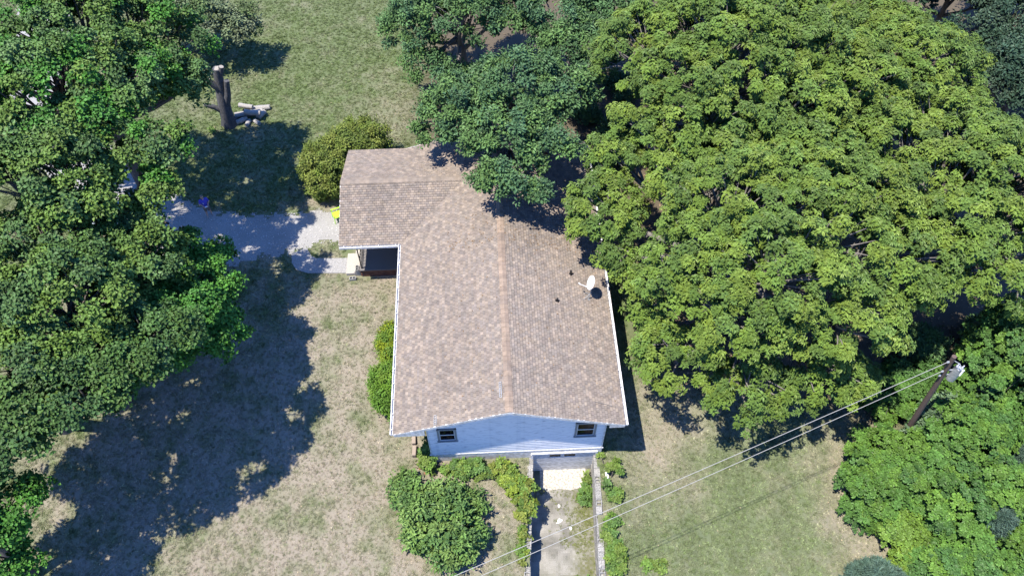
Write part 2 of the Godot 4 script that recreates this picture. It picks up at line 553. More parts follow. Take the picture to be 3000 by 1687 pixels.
func crown(lobes: Array, o: Dictionary) -> Array:       # -> [transforms, colours, boughs per lobe]
	var ts := []
	var cs := []
	var per_lobe := []
	var rb: float = o.get("rb", 0.9)
	var per: int = o.get("per", 34)
	var dens: float = o.get("dens", 0.5)
	var low: float = o.get("low", -0.3)
	var sc: float = o.get("scale", 1.0)
	var gap: float = o.get("gap", -0.28)
	var cols: Array = o.cols
	for li in lobes.size():
		var c: Vector3 = lobes[li][0]
		var r: Vector3 = lobes[li][1]
		var mean := (r.x + r.y + r.z) / 3.0
		var n := int(4.0 * PI * mean * mean * dens / (rb * rb) * 0.8) + 3
		var bs := []
		for i in n:
			var y := 1.0 - 2.0 * (i + 0.5) / n
			var inner := rng.randf() < 0.16
			if y < low: continue
			var a := i * 2.39996 + rng.randf_range(-0.35, 0.35)
			var q := sqrt(1.0 - y * y)
			var d := Vector3(cos(a) * q, clampf(y + rng.randf_range(-0.1, 0.1), -1, 1), sin(a) * q)
			var p := c + d * r * (rng.randf_range(0.35, 0.7) if inner else rng.randf_range(0.8, 1.06))
			var hid := false
			for lj in lobes.size():
				if lj != li and ((p - lobes[lj][0]) / lobes[lj][1]).length() < 0.66: hid = true
			if hid: continue
			if n_gap.get_noise_3dv(p * 1.0) < gap: continue
			bs.append(p)
			var bc: Color = cols[rng.randi() % cols.size()]
			var bk := rng.randf_range(0.86, 1.14)
			var rbb := rb * rng.randf_range(0.6, 1.4)
			for k in int(per * rng.randf_range(0.75, 1.15)):
				var e := rdir()
				if e.y < -0.25: e.y = -e.y
				var off := e * pow(rng.randf(), 0.4) * rbb * Vector3(1.0, o.get("dome", 0.6), 1.0)
				var axis: Vector3 = (Vector3.UP * o.get("up", 0.8) + e * 0.55 + d * 0.35).normalized()
				var t := axis.cross(Vector3(rng.randf_range(-1, 1), 0.1, rng.randf_range(-1, 1))).normalized()
				var s := sc * rng.randf_range(0.6, 1.3)
				ts.append(Transform3D(Basis(t, axis, t.cross(axis)).scaled_local(Vector3(s, s, s)), p + off))
				var kk := bk * rng.randf_range(0.72, 1.28)
				var cc := bc
				if o.has("tips") and rng.randf() < o.tip_share: cc = o.tips
				cs.append(Color(cc.r * kk, cc.g * kk, cc.b * kk))
		per_lobe.append(bs)
	return [ts, cs, per_lobe]

func bend(a: Vector3, b: Vector3, sag: float, n: int) -> Array:
	var pts := []
	var side := (b - a).cross(Vector3(0.3, 0.2, 0.9)).normalized() * (b - a).length() * rng.randf_range(-0.08, 0.08)
	for i in n + 1:
		var t := float(i) / n
		pts.append(a.lerp(b, t) + Vector3(0, sag * sin(PI * t), 0) + side * sin(PI * t))
	return pts

func radii(r0: float, r1: float, n: int) -> Array:
	var out := []
	for i in n + 1: out.append(lerpf(r0, r1, float(i) / n))
	return out

func tree(called: String, label: String, category: String, group: String, at: Vector3, tr: float, fork: float, lobes: Array, o: Dictionary) -> Node3D:
	var base := Vector3(at.x, gh(at.x, at.z), at.z)
	var root := thing(called, label, category, base, group)
	var bark: Material = o.get("bark", M.bark)
	var top := Vector3.ZERO
	for q in lobes: top += q[0]
	top = top / lobes.size() - base
	var fk := Vector3(top.x * 0.3, fork, top.z * 0.3)
	if tr > 0.0:
		var mb := MB.new()
		mb.tube([Vector3(0, -0.35, 0), Vector3(0, 0.05, 0), Vector3(0.02, 0.5, 0.02), fk * Vector3(0.5, 0.55, 0.5), fk, fk.lerp(top, 0.55), top],
			[tr * 1.7, tr * 1.5, tr * 1.08, tr * 0.95, tr * 0.8, tr * 0.5, tr * 0.2], 12)
		part("trunk", mb, bark, root)
	var res := crown(lobes, o)
	if tr > 0.0:
		for li in lobes.size():
			var lc: Vector3 = lobes[li][0] - base - Vector3(0, lobes[li][1].y * 0.35, 0)
			var s0 := fk.lerp(top, rng.randf_range(0.0, 0.5))
			var mb := MB.new()
			mb.tube(bend(s0, lc, -0.04 * (lc - s0).length(), 5), radii(tr * 0.5, tr * 0.2, 5), 7, false)
			for b in res[2][li]:
				if rng.randf() < o.get("twigs", 0.75):
					var st := lc.lerp(s0, rng.randf_range(0.0, 0.35))
					mb.tube(bend(st, b - base + Vector3(0, 0.15, 0), rng.randf_range(-0.2, 0.3), 3), [tr * 0.17, tr * 0.12, tr * 0.08, 0.014], 4, false)
			part("limb", mb, bark, root)
	var ts: Array = res[0]
	for i in ts.size(): ts[i] = Transform3D(ts[i].basis, ts[i].origin - base)
	swarm("crown" if tr > 0.25 else "foliage", L[o.leaf], ts, res[1], root)
	return root

func shrub(called: String, label: String, category: String, group: String, at: Vector3, lobes: Array, o: Dictionary, stems := 5) -> Node3D:
	var base := Vector3(at.x, at.y if at.y != 0.0 else gh(at.x, at.z), at.z)
	var root := thing(called, label, category, base, group)
	var res := crown(lobes, o)
	var mb := MB.new()
	for li in lobes.size():
		for s in stems:
			var bs: Array = res[2][li]
			if bs.is_empty(): continue
			var e: Vector3 = bs[rng.randi() % bs.size()] - base
			var b0 := Vector3(rng.randf_range(-0.15, 0.15), -0.15, rng.randf_range(-0.15, 0.15))
			mb.tube(bend(b0, e, 0.1, 4), radii(0.035, 0.01, 4), 5, false)
	if mb.v.size(): part("stems", mb, M.bark, root)
	var ts: Array = res[0]
	for i in ts.size(): ts[i] = Transform3D(ts[i].basis, ts[i].origin - base)
	swarm("foliage", L[o.leaf], ts, res[1], root)
	return root

# ------------------------------------------------------------------ the house
const TONES := [Color(0.238, 0.200, 0.169), Color(0.226, 0.193, 0.166), Color(0.254, 0.213, 0.178), Color(0.221, 0.191, 0.166), Color(0.300, 0.251, 0.206), Color(0.236, 0.205, 0.180), Color(0.272, 0.225, 0.181), Color(0.204, 0.176, 0.155)]
const TAB_W := 0.215
const COURSE := 0.145

func tab(mb: MB, w: float) -> void:      # one shingle: u along the course, y off the roof, v up the slope (-z)
	var e := 0.006
	var p := [Vector3(e, 0.0, 0.0), Vector3(w - e, 0.0, 0.0), Vector3(w - e, -0.004, -COURSE - 0.03), Vector3(e, -0.004, -COURSE - 0.03),
		Vector3(e, 0.034, 0.0), Vector3(w - e, 0.034, 0.0), Vector3(w - e, 0.0, -COURSE - 0.02), Vector3(e, 0.0, -COURSE - 0.03)]
	mb.hexa(p)

func main_y(x: float) -> float:
	return RIDGE - SLOPE * absf(x)

func wing_y(z: float) -> float:
	return EAVE + SLOPE * (3.64 - absf(z - WING_MID))

func ridge_caps(tones: Array) -> Array:
	var caps := []
	for t in tones:
		var mb := MB.new()
		mb.col = t
		var hw := 0.19
		var dy := hw * SLOPE
		for sx in [-1, 1]:
			var a := Vector3(0, 0.03, 0.03)
			var e := Vector3(sx * hw, 0.03 - dy, 0.03)
			var c2 := Vector3(0, 0.014, -0.3)
			var d2 := Vector3(sx * hw, 0.014 - dy, -0.3)
			var dn := Vector3(0, -0.022, 0)
			if sx > 0: mb.hexa([a + dn, e + dn, d2 + dn, c2 + dn, a, e, d2, c2])
			else: mb.hexa([e + dn, a + dn, c2 + dn, d2 + dn, e, a, c2, d2])
		caps.append(mb.mesh(M.shingle))
	return caps

func lay_shingles(roof: Node3D) -> void:
	var variants := []
	for t in TONES:
		var mb := MB.new()
		mb.col = t
		tab(mb, TAB_W)
		variants.append(mb.mesh(M.shingle))
	var ang := atan(SLOPE)
	var run_main := HALF / cos(ang) + 0.02
	var run_wing := 3.64 / cos(ang) + 0.02
	# each slope: corner at the eave, course direction, up-slope direction, length, run, number laid one by one
	var slopes := [
		[Vector3(-HALF - 0.03, EAVE - 0.01, BACK), Vector3(0, 0, 1), Vector3(1, SLOPE, 0).normalized(), -BACK + 0.03, run_main, "left"],
		[Vector3(HALF + 0.03, EAVE - 0.01, 0.03), Vector3(0, 0, -1), Vector3(-1, SLOPE, 0).normalized(), -BACK + 0.03, run_main, "right"],
		[Vector3(WING_LEFT - 0.03, EAVE - 0.01, WING_FRONT + 0.03), Vector3(1, 0, 0), Vector3(0, SLOPE, -1).normalized(), 7.4, run_wing, "wing"],
		[Vector3(-1.5, EAVE - 0.01, BACK - 0.03), Vector3(-1, 0, 0), Vector3(0, SLOPE, 1).normalized(), 7.4, run_wing, "wingback"]]
	for s in slopes:
		var u: Vector3 = s[1]
		var w: Vector3 = s[2]
		var nrm := w.cross(-u) if w.cross(-u).y > 0.0 else w.cross(u)
		var b := Basis(u, nrm, -w)
		var field := MB.new()
		var singles := []
		var rows := int(s[4] / COURSE)
		for i in rows + 1:
			var off := TAB_W * (0.5 if i % 2 else 0.0) + rng.randf_range(-0.03, 0.03)
			var j := 0
			var uu := -off
			while uu < s[3]:
				var u0 := maxf(uu, 0.0)
				var u1 := minf(uu + TAB_W, s[3])
				uu += TAB_W
				if u1 - u0 < 0.05: continue
				var o: Vector3 = s[0] + u * u0 + w * (i * COURSE)
				var m: Vector3 = s[0] + u * (u0 + u1) * 0.5 + w * (i * COURSE + 0.07)
				if s[5] == "left":
					if m.z < WING_FRONT and m.z > BACK and wing_y(m.z) - main_y(m.x) > 0.07: continue
				elif s[5] == "wing" or s[5] == "wingback":
					if m.x > -HALF and main_y(m.x) - wing_y(m.z) > 0.07: continue
				var pick := rng.randf()
				var q := 0.5 * n_mid.get_noise_2d(m.x * 0.8 + 7.0, m.z * 0.8)
				var ti := 0
				if pick < 0.17: ti = 4
				elif pick < 0.28: ti = 6
				elif pick < 0.34 - q * 0.1: ti = 7
				elif pick < 0.52 - q * 0.3: ti = 3
				elif pick < 0.68: ti = 2
				elif pick < 0.8: ti = 5
				elif pick < 0.9: ti = 1
				var whole := u1 - u0 > TAB_W - 0.01
				if (s[5] == "left" or s[5] == "right") and m.z > -0.9 and whole and singles.size() < 149:
					singles.append([ti, Transform3D(b, o)])
					continue
				var tm := MB.new()
				var tk := rng.randf_range(0.94, 1.06) * (1.0 - 0.3 * clampf(n_mid.get_noise_2d(m.x * 0.9 + 31.0, m.z * 0.45 + 12.0) - 0.08, 0.0, 1.0))
				tm.col = Color(TONES[ti].r * tk, TONES[ti].g * tk, TONES[ti].b * tk)
				tab(tm, u1 - u0)
				for vi in tm.v.size():
					field.v.append(o + b * tm.v[vi])
					field.n.append(b * tm.n[vi])
					field.c.append(tm.col)
		for q in singles: shared("shingle", variants[q[0]], roof, q[1])
		var f := part("shingle_field", field, M.shingle, roof)
		f.set_meta("kind", "stuff")
	# caps over the two ridges
	var cap_tones := [Color(0.3, 0.235, 0.18), Color(0.275, 0.215, 0.165), Color(0.325, 0.25, 0.19), Color(0.25, 0.198, 0.158)]
	var caps := ridge_caps(cap_tones)
	var wing_caps := ridge_caps([TONES[0], TONES[2], TONES[6]])
	for i in 70:
		var z := -0.02 - i * 0.268
		if z < BACK + 0.25: break
		shared("ridge_cap", caps[rng.randi() % 4], roof, Transform3D(Basis(Vector3.FORWARD, rng.randf_range(-0.02, 0.02)), Vector3(rng.randf_range(-0.006, 0.006), RIDGE + 0.024, z)))
	for i in 27:
		shared("ridge_cap", wing_caps[rng.randi() % 3], roof, Transform3D(Basis(Vector3.UP, -PI / 2), Vector3(WING_LEFT + 0.03 + i * 0.268, wing_y(WING_MID) + 0.03, WING_MID)))

func gutter(called_parent: Node3D, a: Vector3, b: Vector3, out: Vector3, hang_every: float) -> void:
	# an open channel along a-b, hung on the eave; out points away from the roof
	var len_v := b - a
	var d := len_v.normalized()
	var mb := MB.new()
	var mid := (a + b) * 0.5
	var bs := Basis(d, Vector3.UP, d.cross(Vector3.UP))
	var sz := len_v.length()
	mb.box(mid + out * 0.012 + Vector3(0, -0.055, 0), Vector3(sz, 0.11, 0.006), bs)
	mb.box(mid + out * 0.08 + Vector3(0, -0.11, 0), Vector3(sz, 0.006, 0.13), bs)
	mb.box(mid + out * 0.148 + Vector3(0, -0.05, 0), Vector3(sz, 0.12, 0.006), bs)
	mb.box(mid + out * 0.135 + Vector3(0, 0.014, 0), Vector3(sz, 0.01, 0.045), bs)
	for e in [a, b]:
		mb.box(e + out * 0.08 + Vector3(0, -0.055, 0), Vector3(0.006, 0.12, 0.14), bs)
	var g := part("gutter", mb, M.gutter, called_parent)
	var n := int(sz / hang_every)
	for i in n + 1:
		var p := a + d * (0.25 + i * hang_every)
		if (p - a).length() > sz - 0.1: break
		var h := MB.new()
		h.box(p + out * 0.045 + Vector3(0, 0.022, 0), Vector3(0.04, 0.008, 0.18), bs)
		part("hanger", h, M.gutter, g)

func lap_boards(mb: MB, a: Vector3, b: Vector3, y0: float, y1: float, out: Vector3) -> void:
	var y := y0
	while y < y1 - 0.02:
		var e := minf(y + 0.2, y1)
		var o0 := out * 0.026
		var o1 := out * 0.006
		var p := [Vector3(a.x, y, a.z), Vector3(b.x, y, b.z)]
		mb.quad(p[0] + o0, Vector3(a.x, e, a.z) + o1, Vector3(b.x, e, b.z) + o1, p[1] + o0)
		mb.quad(p[0], p[0] + o0, p[1] + o0, p[1])
		y = e

func window(parent: Node3D, x0: float, x1: float, y0: float, y1: float, z: float) -> void:
	var w := Node3D.new()
	w.name = "window"
	parent.add_child(w, true)
	var mx := (x0 + x1) * 0.5
	var my := (y0 + y1) * 0.5
	var fr := MB.new()
	fr.box(Vector3(x0 + 0.045, my, z + 0.045), Vector3(0.09, y1 - y0, 0.05))
	fr.box(Vector3(x1 - 0.045, my, z + 0.045), Vector3(0.09, y1 - y0, 0.05))
	fr.box(Vector3(mx, y1 - 0.045, z + 0.048), Vector3(x1 - x0 + 0.02, 0.09, 0.06))
	part("frame", fr, M.frame, w)
	var si := MB.new()
	si.box(Vector3(mx, y0 + 0.03, z + 0.065), Vector3(x1 - x0 + 0.08, 0.06, 0.1))
	part("sill", si, M.frame, w)
	var hb := (y1 - 0.09 + y0 + 0.06) * 0.5
	for k in 2:
		var lo := y0 + 0.06 if k == 0 else hb
		var hi := hb if k == 0 else y1 - 0.09
		var zz := z + (0.012 if k == 0 else 0.03)
		var sa := MB.new()
		sa.box(Vector3(mx, lo + 0.025, zz), Vector3(x1 - x0 - 0.18, 0.05, 0.03))
		sa.box(Vector3(mx, hi - 0.025, zz), Vector3(x1 - x0 - 0.18, 0.05, 0.03))
		for q in [x0 + 0.11, x1 - 0.11]: sa.box(Vector3(q, (lo + hi) * 0.5, zz), Vector3(0.04, hi - lo - 0.1, 0.03))
		part("sash", sa, M.sash, w)
		var pn := MB.new()
		pn.box(Vector3(mx, (lo + hi) * 0.5, zz - 0.004), Vector3(x1 - x0 - 0.26, hi - lo - 0.1, 0.006))
		part("pane", pn, M.glass, w)
	var bl := MB.new()
	for i in 5:
		bl.box(Vector3(mx, y1 - 0.2 - i * 0.085, z - 0.13), Vector3(x1 - x0 - 0.2, 0.05, 0.004), Basis(Vector3.RIGHT, 0.6))
	part("blind", bl, M.blind, w)

func make_house() -> Node3D:
	var h := thing("house", "long single storey house with tan shingle roof and pale blue gable wall", "house", Vector3.ZERO)
	# roof structure
	var roof := Node3D.new()
	roof.name = "roof"
	h.add_child(roof)
	var dk := MB.new()
	var t := Vector3(0, -0.13, 0)
	for sx in [-1.0, 1.0]:
		var e0 := Vector3(sx * HALF, EAVE - 0.02, 0.0)
		var r0 := Vector3(0, RIDGE - 0.02, 0.0)
		var back := Vector3(0, 0, BACK)
		if sx < 0: dk.hexa([e0 + t, r0 + t, r0 + back + t, e0 + back + t, e0, r0, r0 + back, e0 + back])
		else: dk.hexa([r0 + t, e0 + t, e0 + back + t, r0 + back + t, r0, e0, e0 + back, r0 + back])
	part("roof_deck", dk, M.white, roof)
	var wd := MB.new()
	for sz in [-1.0, 1.0]:
		var ze := WING_FRONT if sz > 0 else BACK - 0.005
		var y := Vector3(0, 0, 0)
		var a := Vector3(WING_LEFT, EAVE - 0.02, ze)
		var b := Vector3(-HALF + 0.06 if sz > 0 else -HALF + 0.06, EAVE - 0.02, ze)
		var c2 := Vector3(-1.9, wing_y(WING_MID) - 0.02, WING_MID)
		var d2 := Vector3(WING_LEFT, wing_y(WING_MID) - 0.02, WING_MID)
		if sz > 0: wd.hexa([a + t, b + t, c2 + t, d2 + t, a, b, c2, d2])
		else: wd.hexa([d2 + t, c2 + t, b + t, a + t, d2, c2, b, a])
	part("roof_deck", wd, M.white, roof)
	lay_shingles(roof)
	# rake boards and fascias
	for z0 in [0.012, BACK - 0.012]:
		for sx in [-1.0, 1.0]:
			var rk := MB.new()
			var e0 := Vector3(sx * (HALF + 0.02), EAVE - 0.2, z0 - 0.02)
			var e1 := Vector3(0.0, RIDGE - 0.2, z0 - 0.02)
			var up := Vector3(0, 0.195, 0)
			rk.prism([e0, e1, e1 + up, e0 + up], Vector3(0, 0, 0.04))
			part("rake_board", rk, M.gutter, h)
	for sz in [-1.0, 1.0]:
		var rk := MB.new()
		var e0 := Vector3(WING_LEFT - 0.03, EAVE - 0.2, WING_MID + sz * 3.62)
		var e1 := Vector3(WING_LEFT - 0.03, wing_y(WING_MID) - 0.2, WING_MID)
		var up := Vector3(0, 0.195, 0)
		rk.prism([e0, e1, e1 + up, e0 + up], Vector3(0.035, 0, 0))
		part("rake_board", rk, M.gutter, h)
	for f in [[Vector3(-HALF + 0.01, 3.49, WING_FRONT * 0.5), Vector3(0.03, 0.17, -WING_FRONT - 0.06)], [Vector3(HALF - 0.01, 3.49, BACK * 0.5), Vector3(0.03, 0.17, -BACK - 0.06)], [Vector3((WING_LEFT - HALF) * 0.5, 3.49, WING_FRONT - 0.01), Vector3(HALF * -1 - WING_LEFT - 0.06, 0.17, 0.03)]]:
		var fb := MB.new()
		fb.box(f[0], f[1])
		part("fascia", fb, M.gutter, h)
	# level boxed soffits under the eaves
	for f in [[Vector3(-4.72, 3.395, -5.75), Vector3(1.42, 0.02, 11.3)], [Vector3(5.1, 3.395, BACK * 0.5), Vector3(0.68, 0.02, -BACK - 0.1)], [Vector3(-6.5, 3.39, -12.85), Vector3(4.7, 0.02, 2.6)]]:
		var fb := MB.new()
		fb.box(f[0], f[1])
		part("soffit", fb, M.white, h)
	# boxed ends of the eaves on the near gable
	for q in [[-HALF, -4.0], [4.74, HALF]]:
		var fb := MB.new()
		var xa: float = q[0]
		var xb: float = q[1]
		fb.prism([Vector3(xa, 3.36, 0.026), Vector3(xb, 3.36, 0.026), Vector3(xb, main_y(xb) - 0.17, 0.026), Vector3(xa, main_y(xa) - 0.17, 0.026)], Vector3(0, 0, -0.05))
		part("eave_end", fb, M.gutter, h)
	gutter(h, Vector3(-HALF - 0.02, EAVE - 0.02, 0.0), Vector3(-HALF - 0.02, EAVE - 0.02, WING_FRONT + 0.02), Vector3(-1, 0, 0), 0.82)
	gutter(h, Vector3(WING_LEFT, EAVE - 0.02, WING_FRONT + 0.03), Vector3(-HALF - 0.14, EAVE - 0.02, WING_FRONT + 0.03), Vector3(0, 0, 1), 0.95)
	gutter(h, Vector3(HALF + 0.02, EAVE - 0.02, 0.0), Vector3(HALF + 0.02, EAVE - 0.02, BACK), Vector3(1, 0, 0), 0.9)
	# near gable wall: sheathing, lap boards, trim
	var wz := -0.5
	var sh := MB.new()
	var lo := 0.05
	var apex := RIDGE - 0.16
	var wins := [[-3.5, -2.56, 1.62, 2.95], [3.22, 4.26, 1.5, 2.98]]
	# sheathing with window holes: columns between the holes
	var cuts := [-4.0, -3.5, -2.56, 0.0, 3.22, 4.26, 4.74]
	for i in cuts.size() - 1:
		var xa: float = cuts[i]
		var xb: float = cuts[i + 1]
		var ya := apex - SLOPE * absf(xa)
		var yb := apex - SLOPE * absf(xb)
		var hole = null
		for w in wins:
			if absf(w[0] - xa) < 0.01: hole = w
		if hole:
			sh.prism([Vector3(xa, lo, wz), Vector3(xb, lo, wz), Vector3(xb, hole[2], wz), Vector3(xa, hole[2], wz)], Vector3(0, 0, -0.12))
			sh.prism([Vector3(xa, hole[3], wz), Vector3(xb, hole[3], wz), Vector3(xb, yb, wz), Vector3(xa, ya, wz)], Vector3(0, 0, -0.12))
		else:
			sh.prism([Vector3(xa, lo, wz), Vector3(xb, lo, wz), Vector3(xb, yb, wz), Vector3(xa, ya, wz)], Vector3(0, 0, -0.12))
	var gw := part("gable_wall", sh, M.siding, h)
	var y := 0.07
	while y < apex - 0.15:
		var y2 := y + 0.2
		var spans := []
		var xl := maxf(-3.93, -(apex - y) / SLOPE)
		var xr := minf(4.67, (apex - y) / SLOPE)
		var cur := xl
		for w in wins:
			if y2 > w[2] + 0.01 and y < w[3] - 0.01:
				spans.append([cur, w[0]])
				cur = w[1]
		spans.append([cur, xr])
		for sp in spans:
			if sp[1] - sp[0] < 0.05: continue
			var tl := maxf(sp[0], -(apex - y2) / SLOPE)
			var tr := minf(sp[1], (apex - y2) / SLOPE)
			if tr < tl: tl = (sp[0] + sp[1]) * 0.5; tr = tl
			var bd := MB.new()
			var f0 := wz + 0.042
			var f1 := wz + 0.008
			bd.hexa([Vector3(sp[0], y, f0), Vector3(sp[1], y, f0), Vector3(sp[1], y, wz + 0.002), Vector3(sp[0], y, wz + 0.002), Vector3(tl, y2 - 0.003, f1), Vector3(tr, y2 - 0.003, f1), Vector3(tr, y2 - 0.003, wz + 0.002), Vector3(tl, y2 - 0.003, wz + 0.002)])
			part("siding_board", bd, M.siding, gw)
		y = y2
	for x in [-3.965, 4.705]:
		var cb := MB.new()
		cb.box(Vector3(x, 1.72, wz + 0.02), Vector3(0.075, 3.3, 0.05))
		part("corner_board", cb, M.white, h)
	for w in wins: window(h, w[0], w[1], w[2], w[3], wz)
	var lg := MB.new()
	lg.box(Vector3(0.37, 0.02, wz + 0.035), Vector3(8.86, 0.08, 0.06))
	part("sill_board", lg, M.gutter, h)
	# foundation with the garage opening
	var fo := MB.new()
	var fz := -0.445
	fo.box(Vector3(-1.39, -1.36, fz - 0.1), Vector3(5.22, 2.66, 0.2))
	fo.box(Vector3(4.585, -1.36, fz - 0.1), Vector3(0.31, 2.66, 0.2))
	fo.box(Vector3(2.825, -0.2, fz - 0.1), Vector3(3.206, 0.34, 0.198))
	part("foundation", fo, M.found, h)
	var lintel := MB.new()
	lintel.box(Vector3(2.825, -0.3, fz + 0.03), Vector3(3.4, 0.1, 0.09))
	part("lintel", lintel, M.gutter, h)
	for x in [1.16, 4.49]:
		var jb := MB.new()
		jb.box(Vector3(x, -1.5, fz + 0.035), Vector3(0.12, 2.24, 0.07))
		part("door_jamb", jb, M.gutter, h)
	var gd := Node3D.new()
	gd.name = "garage_door"
	h.add_child(gd)
	for i in 4:
		var pn := MB.new()
		var yb := FLOOR_LOW + 0.02 + i * 0.56
		var zz := fz - 0.03
		if i == 3:
			pn.box(Vector3(2.825, yb + 0.02, zz), Vector3(3.2, 0.04, 0.05))
			pn.box(Vector3(2.825, yb + 0.45, zz), Vector3(3.2, 0.2, 0.05))
			for q in [[1.225, 2.08], [2.66, 2.84], [3.42, 4.425]]:
				pn.box(Vector3((q[0] + q[1]) * 0.5, yb + 0.195, zz), Vector3(q[1] - q[0], 0.31, 0.05))
		else:
			pn.bevel_box(Vector3(2.825, yb + 0.272, zz), Vector3(3.2, 0.545, 0.05), 0.012)
		part("door_panel", pn, M.door, gd)
	for q in [[2.08, 2.66], [2.84, 3.42]]:
		var pn := MB.new()
		pn.box(Vector3((q[0] + q[1]) * 0.5, FLOOR_LOW + 0.02 + 1.68 + 0.195, fz - 0.035), Vector3(q[1] - q[0], 0.31, 0.008))
		part("pane", pn, M.glass, gd)
	# the other walls
	var rw := MB.new()
	rw.box(Vector3(4.64, 0.35, -9.35), Vector3(0.16, 6.1, 17.4))
	lap_boards(rw, Vector3(4.72, 0, -0.62), Vector3(4.72, 0, -18.2), 0.1, 3.38, Vector3(1, 0, 0))
	part("wall", rw, M.siding, h)
	var lw := MB.new()
	lw.box(Vector3(-3.9, 0.35, -9.35), Vector3(0.16, 6.1, 17.4))
	lap_boards(lw, Vector3(-3.98, 0, -0.62), Vector3(-3.98, 0, -13.98), 0.1, 3.38, Vector3(-1, 0, 0))
	part("wall", lw, M.siding, h)
	var bw := MB.new()
	bw.prism([Vector3(-3.98, -2.6, -18.05), Vector3(4.72, -2.6, -18.05), Vector3(4.72, 3.5, -18.05), Vector3(0, 5.1, -18.05), Vector3(-3.98, 3.5, -18.05)], Vector3(0, 0, -0.15))
	part("wall", bw, M.siding, h)
	var ww := MB.new()
	ww.box(Vector3(-6.2, 1.65, -14.08), Vector3(4.4, 3.5, 0.16))
	lap_boards(ww, Vector3(-8.4, 0, -14.0), Vector3(-3.98, 0, -14.0), 0.7, 3.38, Vector3(0, 0, 1))
	ww.box(Vector3(-8.32, 1.65, -16.1), Vector3(0.16, 3.5, 3.86))
	lap_boards(ww, Vector3(-8.4, 0, -14.0), Vector3(-8.4, 0, -18.1), 0.1, 3.38, Vector3(-1, 0, 0))
	ww.prism([Vector3(-8.401, 3.4, -18.1), Vector3(-8.401, 3.4, -12.0), Vector3(-8.401, wing_y(WING_MID) - 0.22, WING_MID)], Vector3(0.12, 0, 0))
	ww.box(Vector3(-6.2, 1.65, -18.1), Vector3(4.4, 3.5, 0.16))
	part("wing_wall", ww, M.siding, h)
	var fl := MB.new()
	fl.box(Vector3(0.37, 0.3, -9.4), Vector3(8.3, 0.2, 17.2))
	fl.box(Vector3(0.37, FLOOR_LOW - 0.12, -9.5), Vector3(8.3, 0.2, 17.2))
	part("floor_slab", fl, M.deck, h)
	# porch under the wing roof
	var dkp := MB.new()
	dkp.bevel_box(Vector3(-6.14, 0.66, -12.92), Vector3(4.24, 0.08, 2.14), 0.012)
	part("porch_deck", dkp, M.deck, h)
	var core := MB.new()
	core.box(Vector3(-6.13, 0.27, -12.93), Vector3(4.05, 0.68, 1.95))
	var cr := part("porch_base", core, M.mortar, h)
	var bvar := []
	for c in [Color(0.19, 0.075, 0.05), Color(0.23, 0.1, 0.065), Color(0.15, 0.06, 0.045), Color(0.26, 0.12, 0.085)]:
		var bm := MB.new()
		bm.col = c
		bm.box(Vector3.ZERO, Vector3(0.195, 0.062, 0.05))
		bvar.append(bm.mesh(M.brick))
	for i in 9:
		var yy := -0.02 + i * 0.074
		for j in 20:
			var xx := -8.06 + (0.1 if i % 2 else 0.0) + j * 0.205
			if xx < -4.15: shared("brick", bvar[rng.randi() % 4], cr, Transform3D(Basis.IDENTITY, Vector3(xx, yy, -11.935)))
		for j in 9:
			var zz := -11.99 - (0.1 if i % 2 else 0.0) - j * 0.205
			shared("brick", bvar[rng.randi() % 4], cr, Transform3D(Basis(Vector3.UP, PI / 2), Vector3(-8.175, yy, zz)))
	for s in [[-8.43, 0.44, 0.36, 1.62], [-8.86, 0.22, 0.52, 1.5]]:
		var stp := MB.new()
		stp.bevel_box(Vector3(s[0], s[1] * 0.5 - 0.03, -12.78), Vector3(s[2], s[1] + 0.06, s[3]), 0.015)
		part("porch_step", stp, M.step, h)
	for p in [Vector3(-8.12, 0, -12.0), Vector3(-5.75, 0, -12.0)]:
		var pp := MB.new()
		pp.tube([Vector3(p.x, 0.69, p.z), Vector3(p.x, 3.39, p.z)], [0.035, 0.035], 8)
		part("porch_post", pp, M.iron, h)
	var rl := MB.new()
	for yy in [0.82, 1.55]:
		rl.tube([Vector3(-8.12, yy, -12.05), Vector3(-8.12, yy, -13.9)], [0.022, 0.022], 6)
	for i in 9:
		rl.tube([Vector3(-8.12, 0.69 if i % 4 == 0 else 0.82, -12.05 - i * 0.23), Vector3(-8.12, 1.55, -12.05 - i * 0.23)], [0.013, 0.013], 6)
	part("porch_railing", rl, M.iron, h)
	return h

# ------------------------------------------------------------------ paving and walls
var walk_poly := PackedVector2Array([Vector2(-9.15, -13.32), Vector2(-11.0, -13.38), Vector2(-11.3, -13.55), Vector2(-11.73, -14.25), Vector2(-12.56, -13.78), Vector2(-12.45, -13.1), Vector2(-12.15, -12.6), Vector2(-11.4, -12.3), Vector2(-9.15, -12.2)])

func walk_inside(x: float, z: float) -> bool:
	return Geometry2D.is_point_in_polygon(Vector2(x, z), walk_poly)

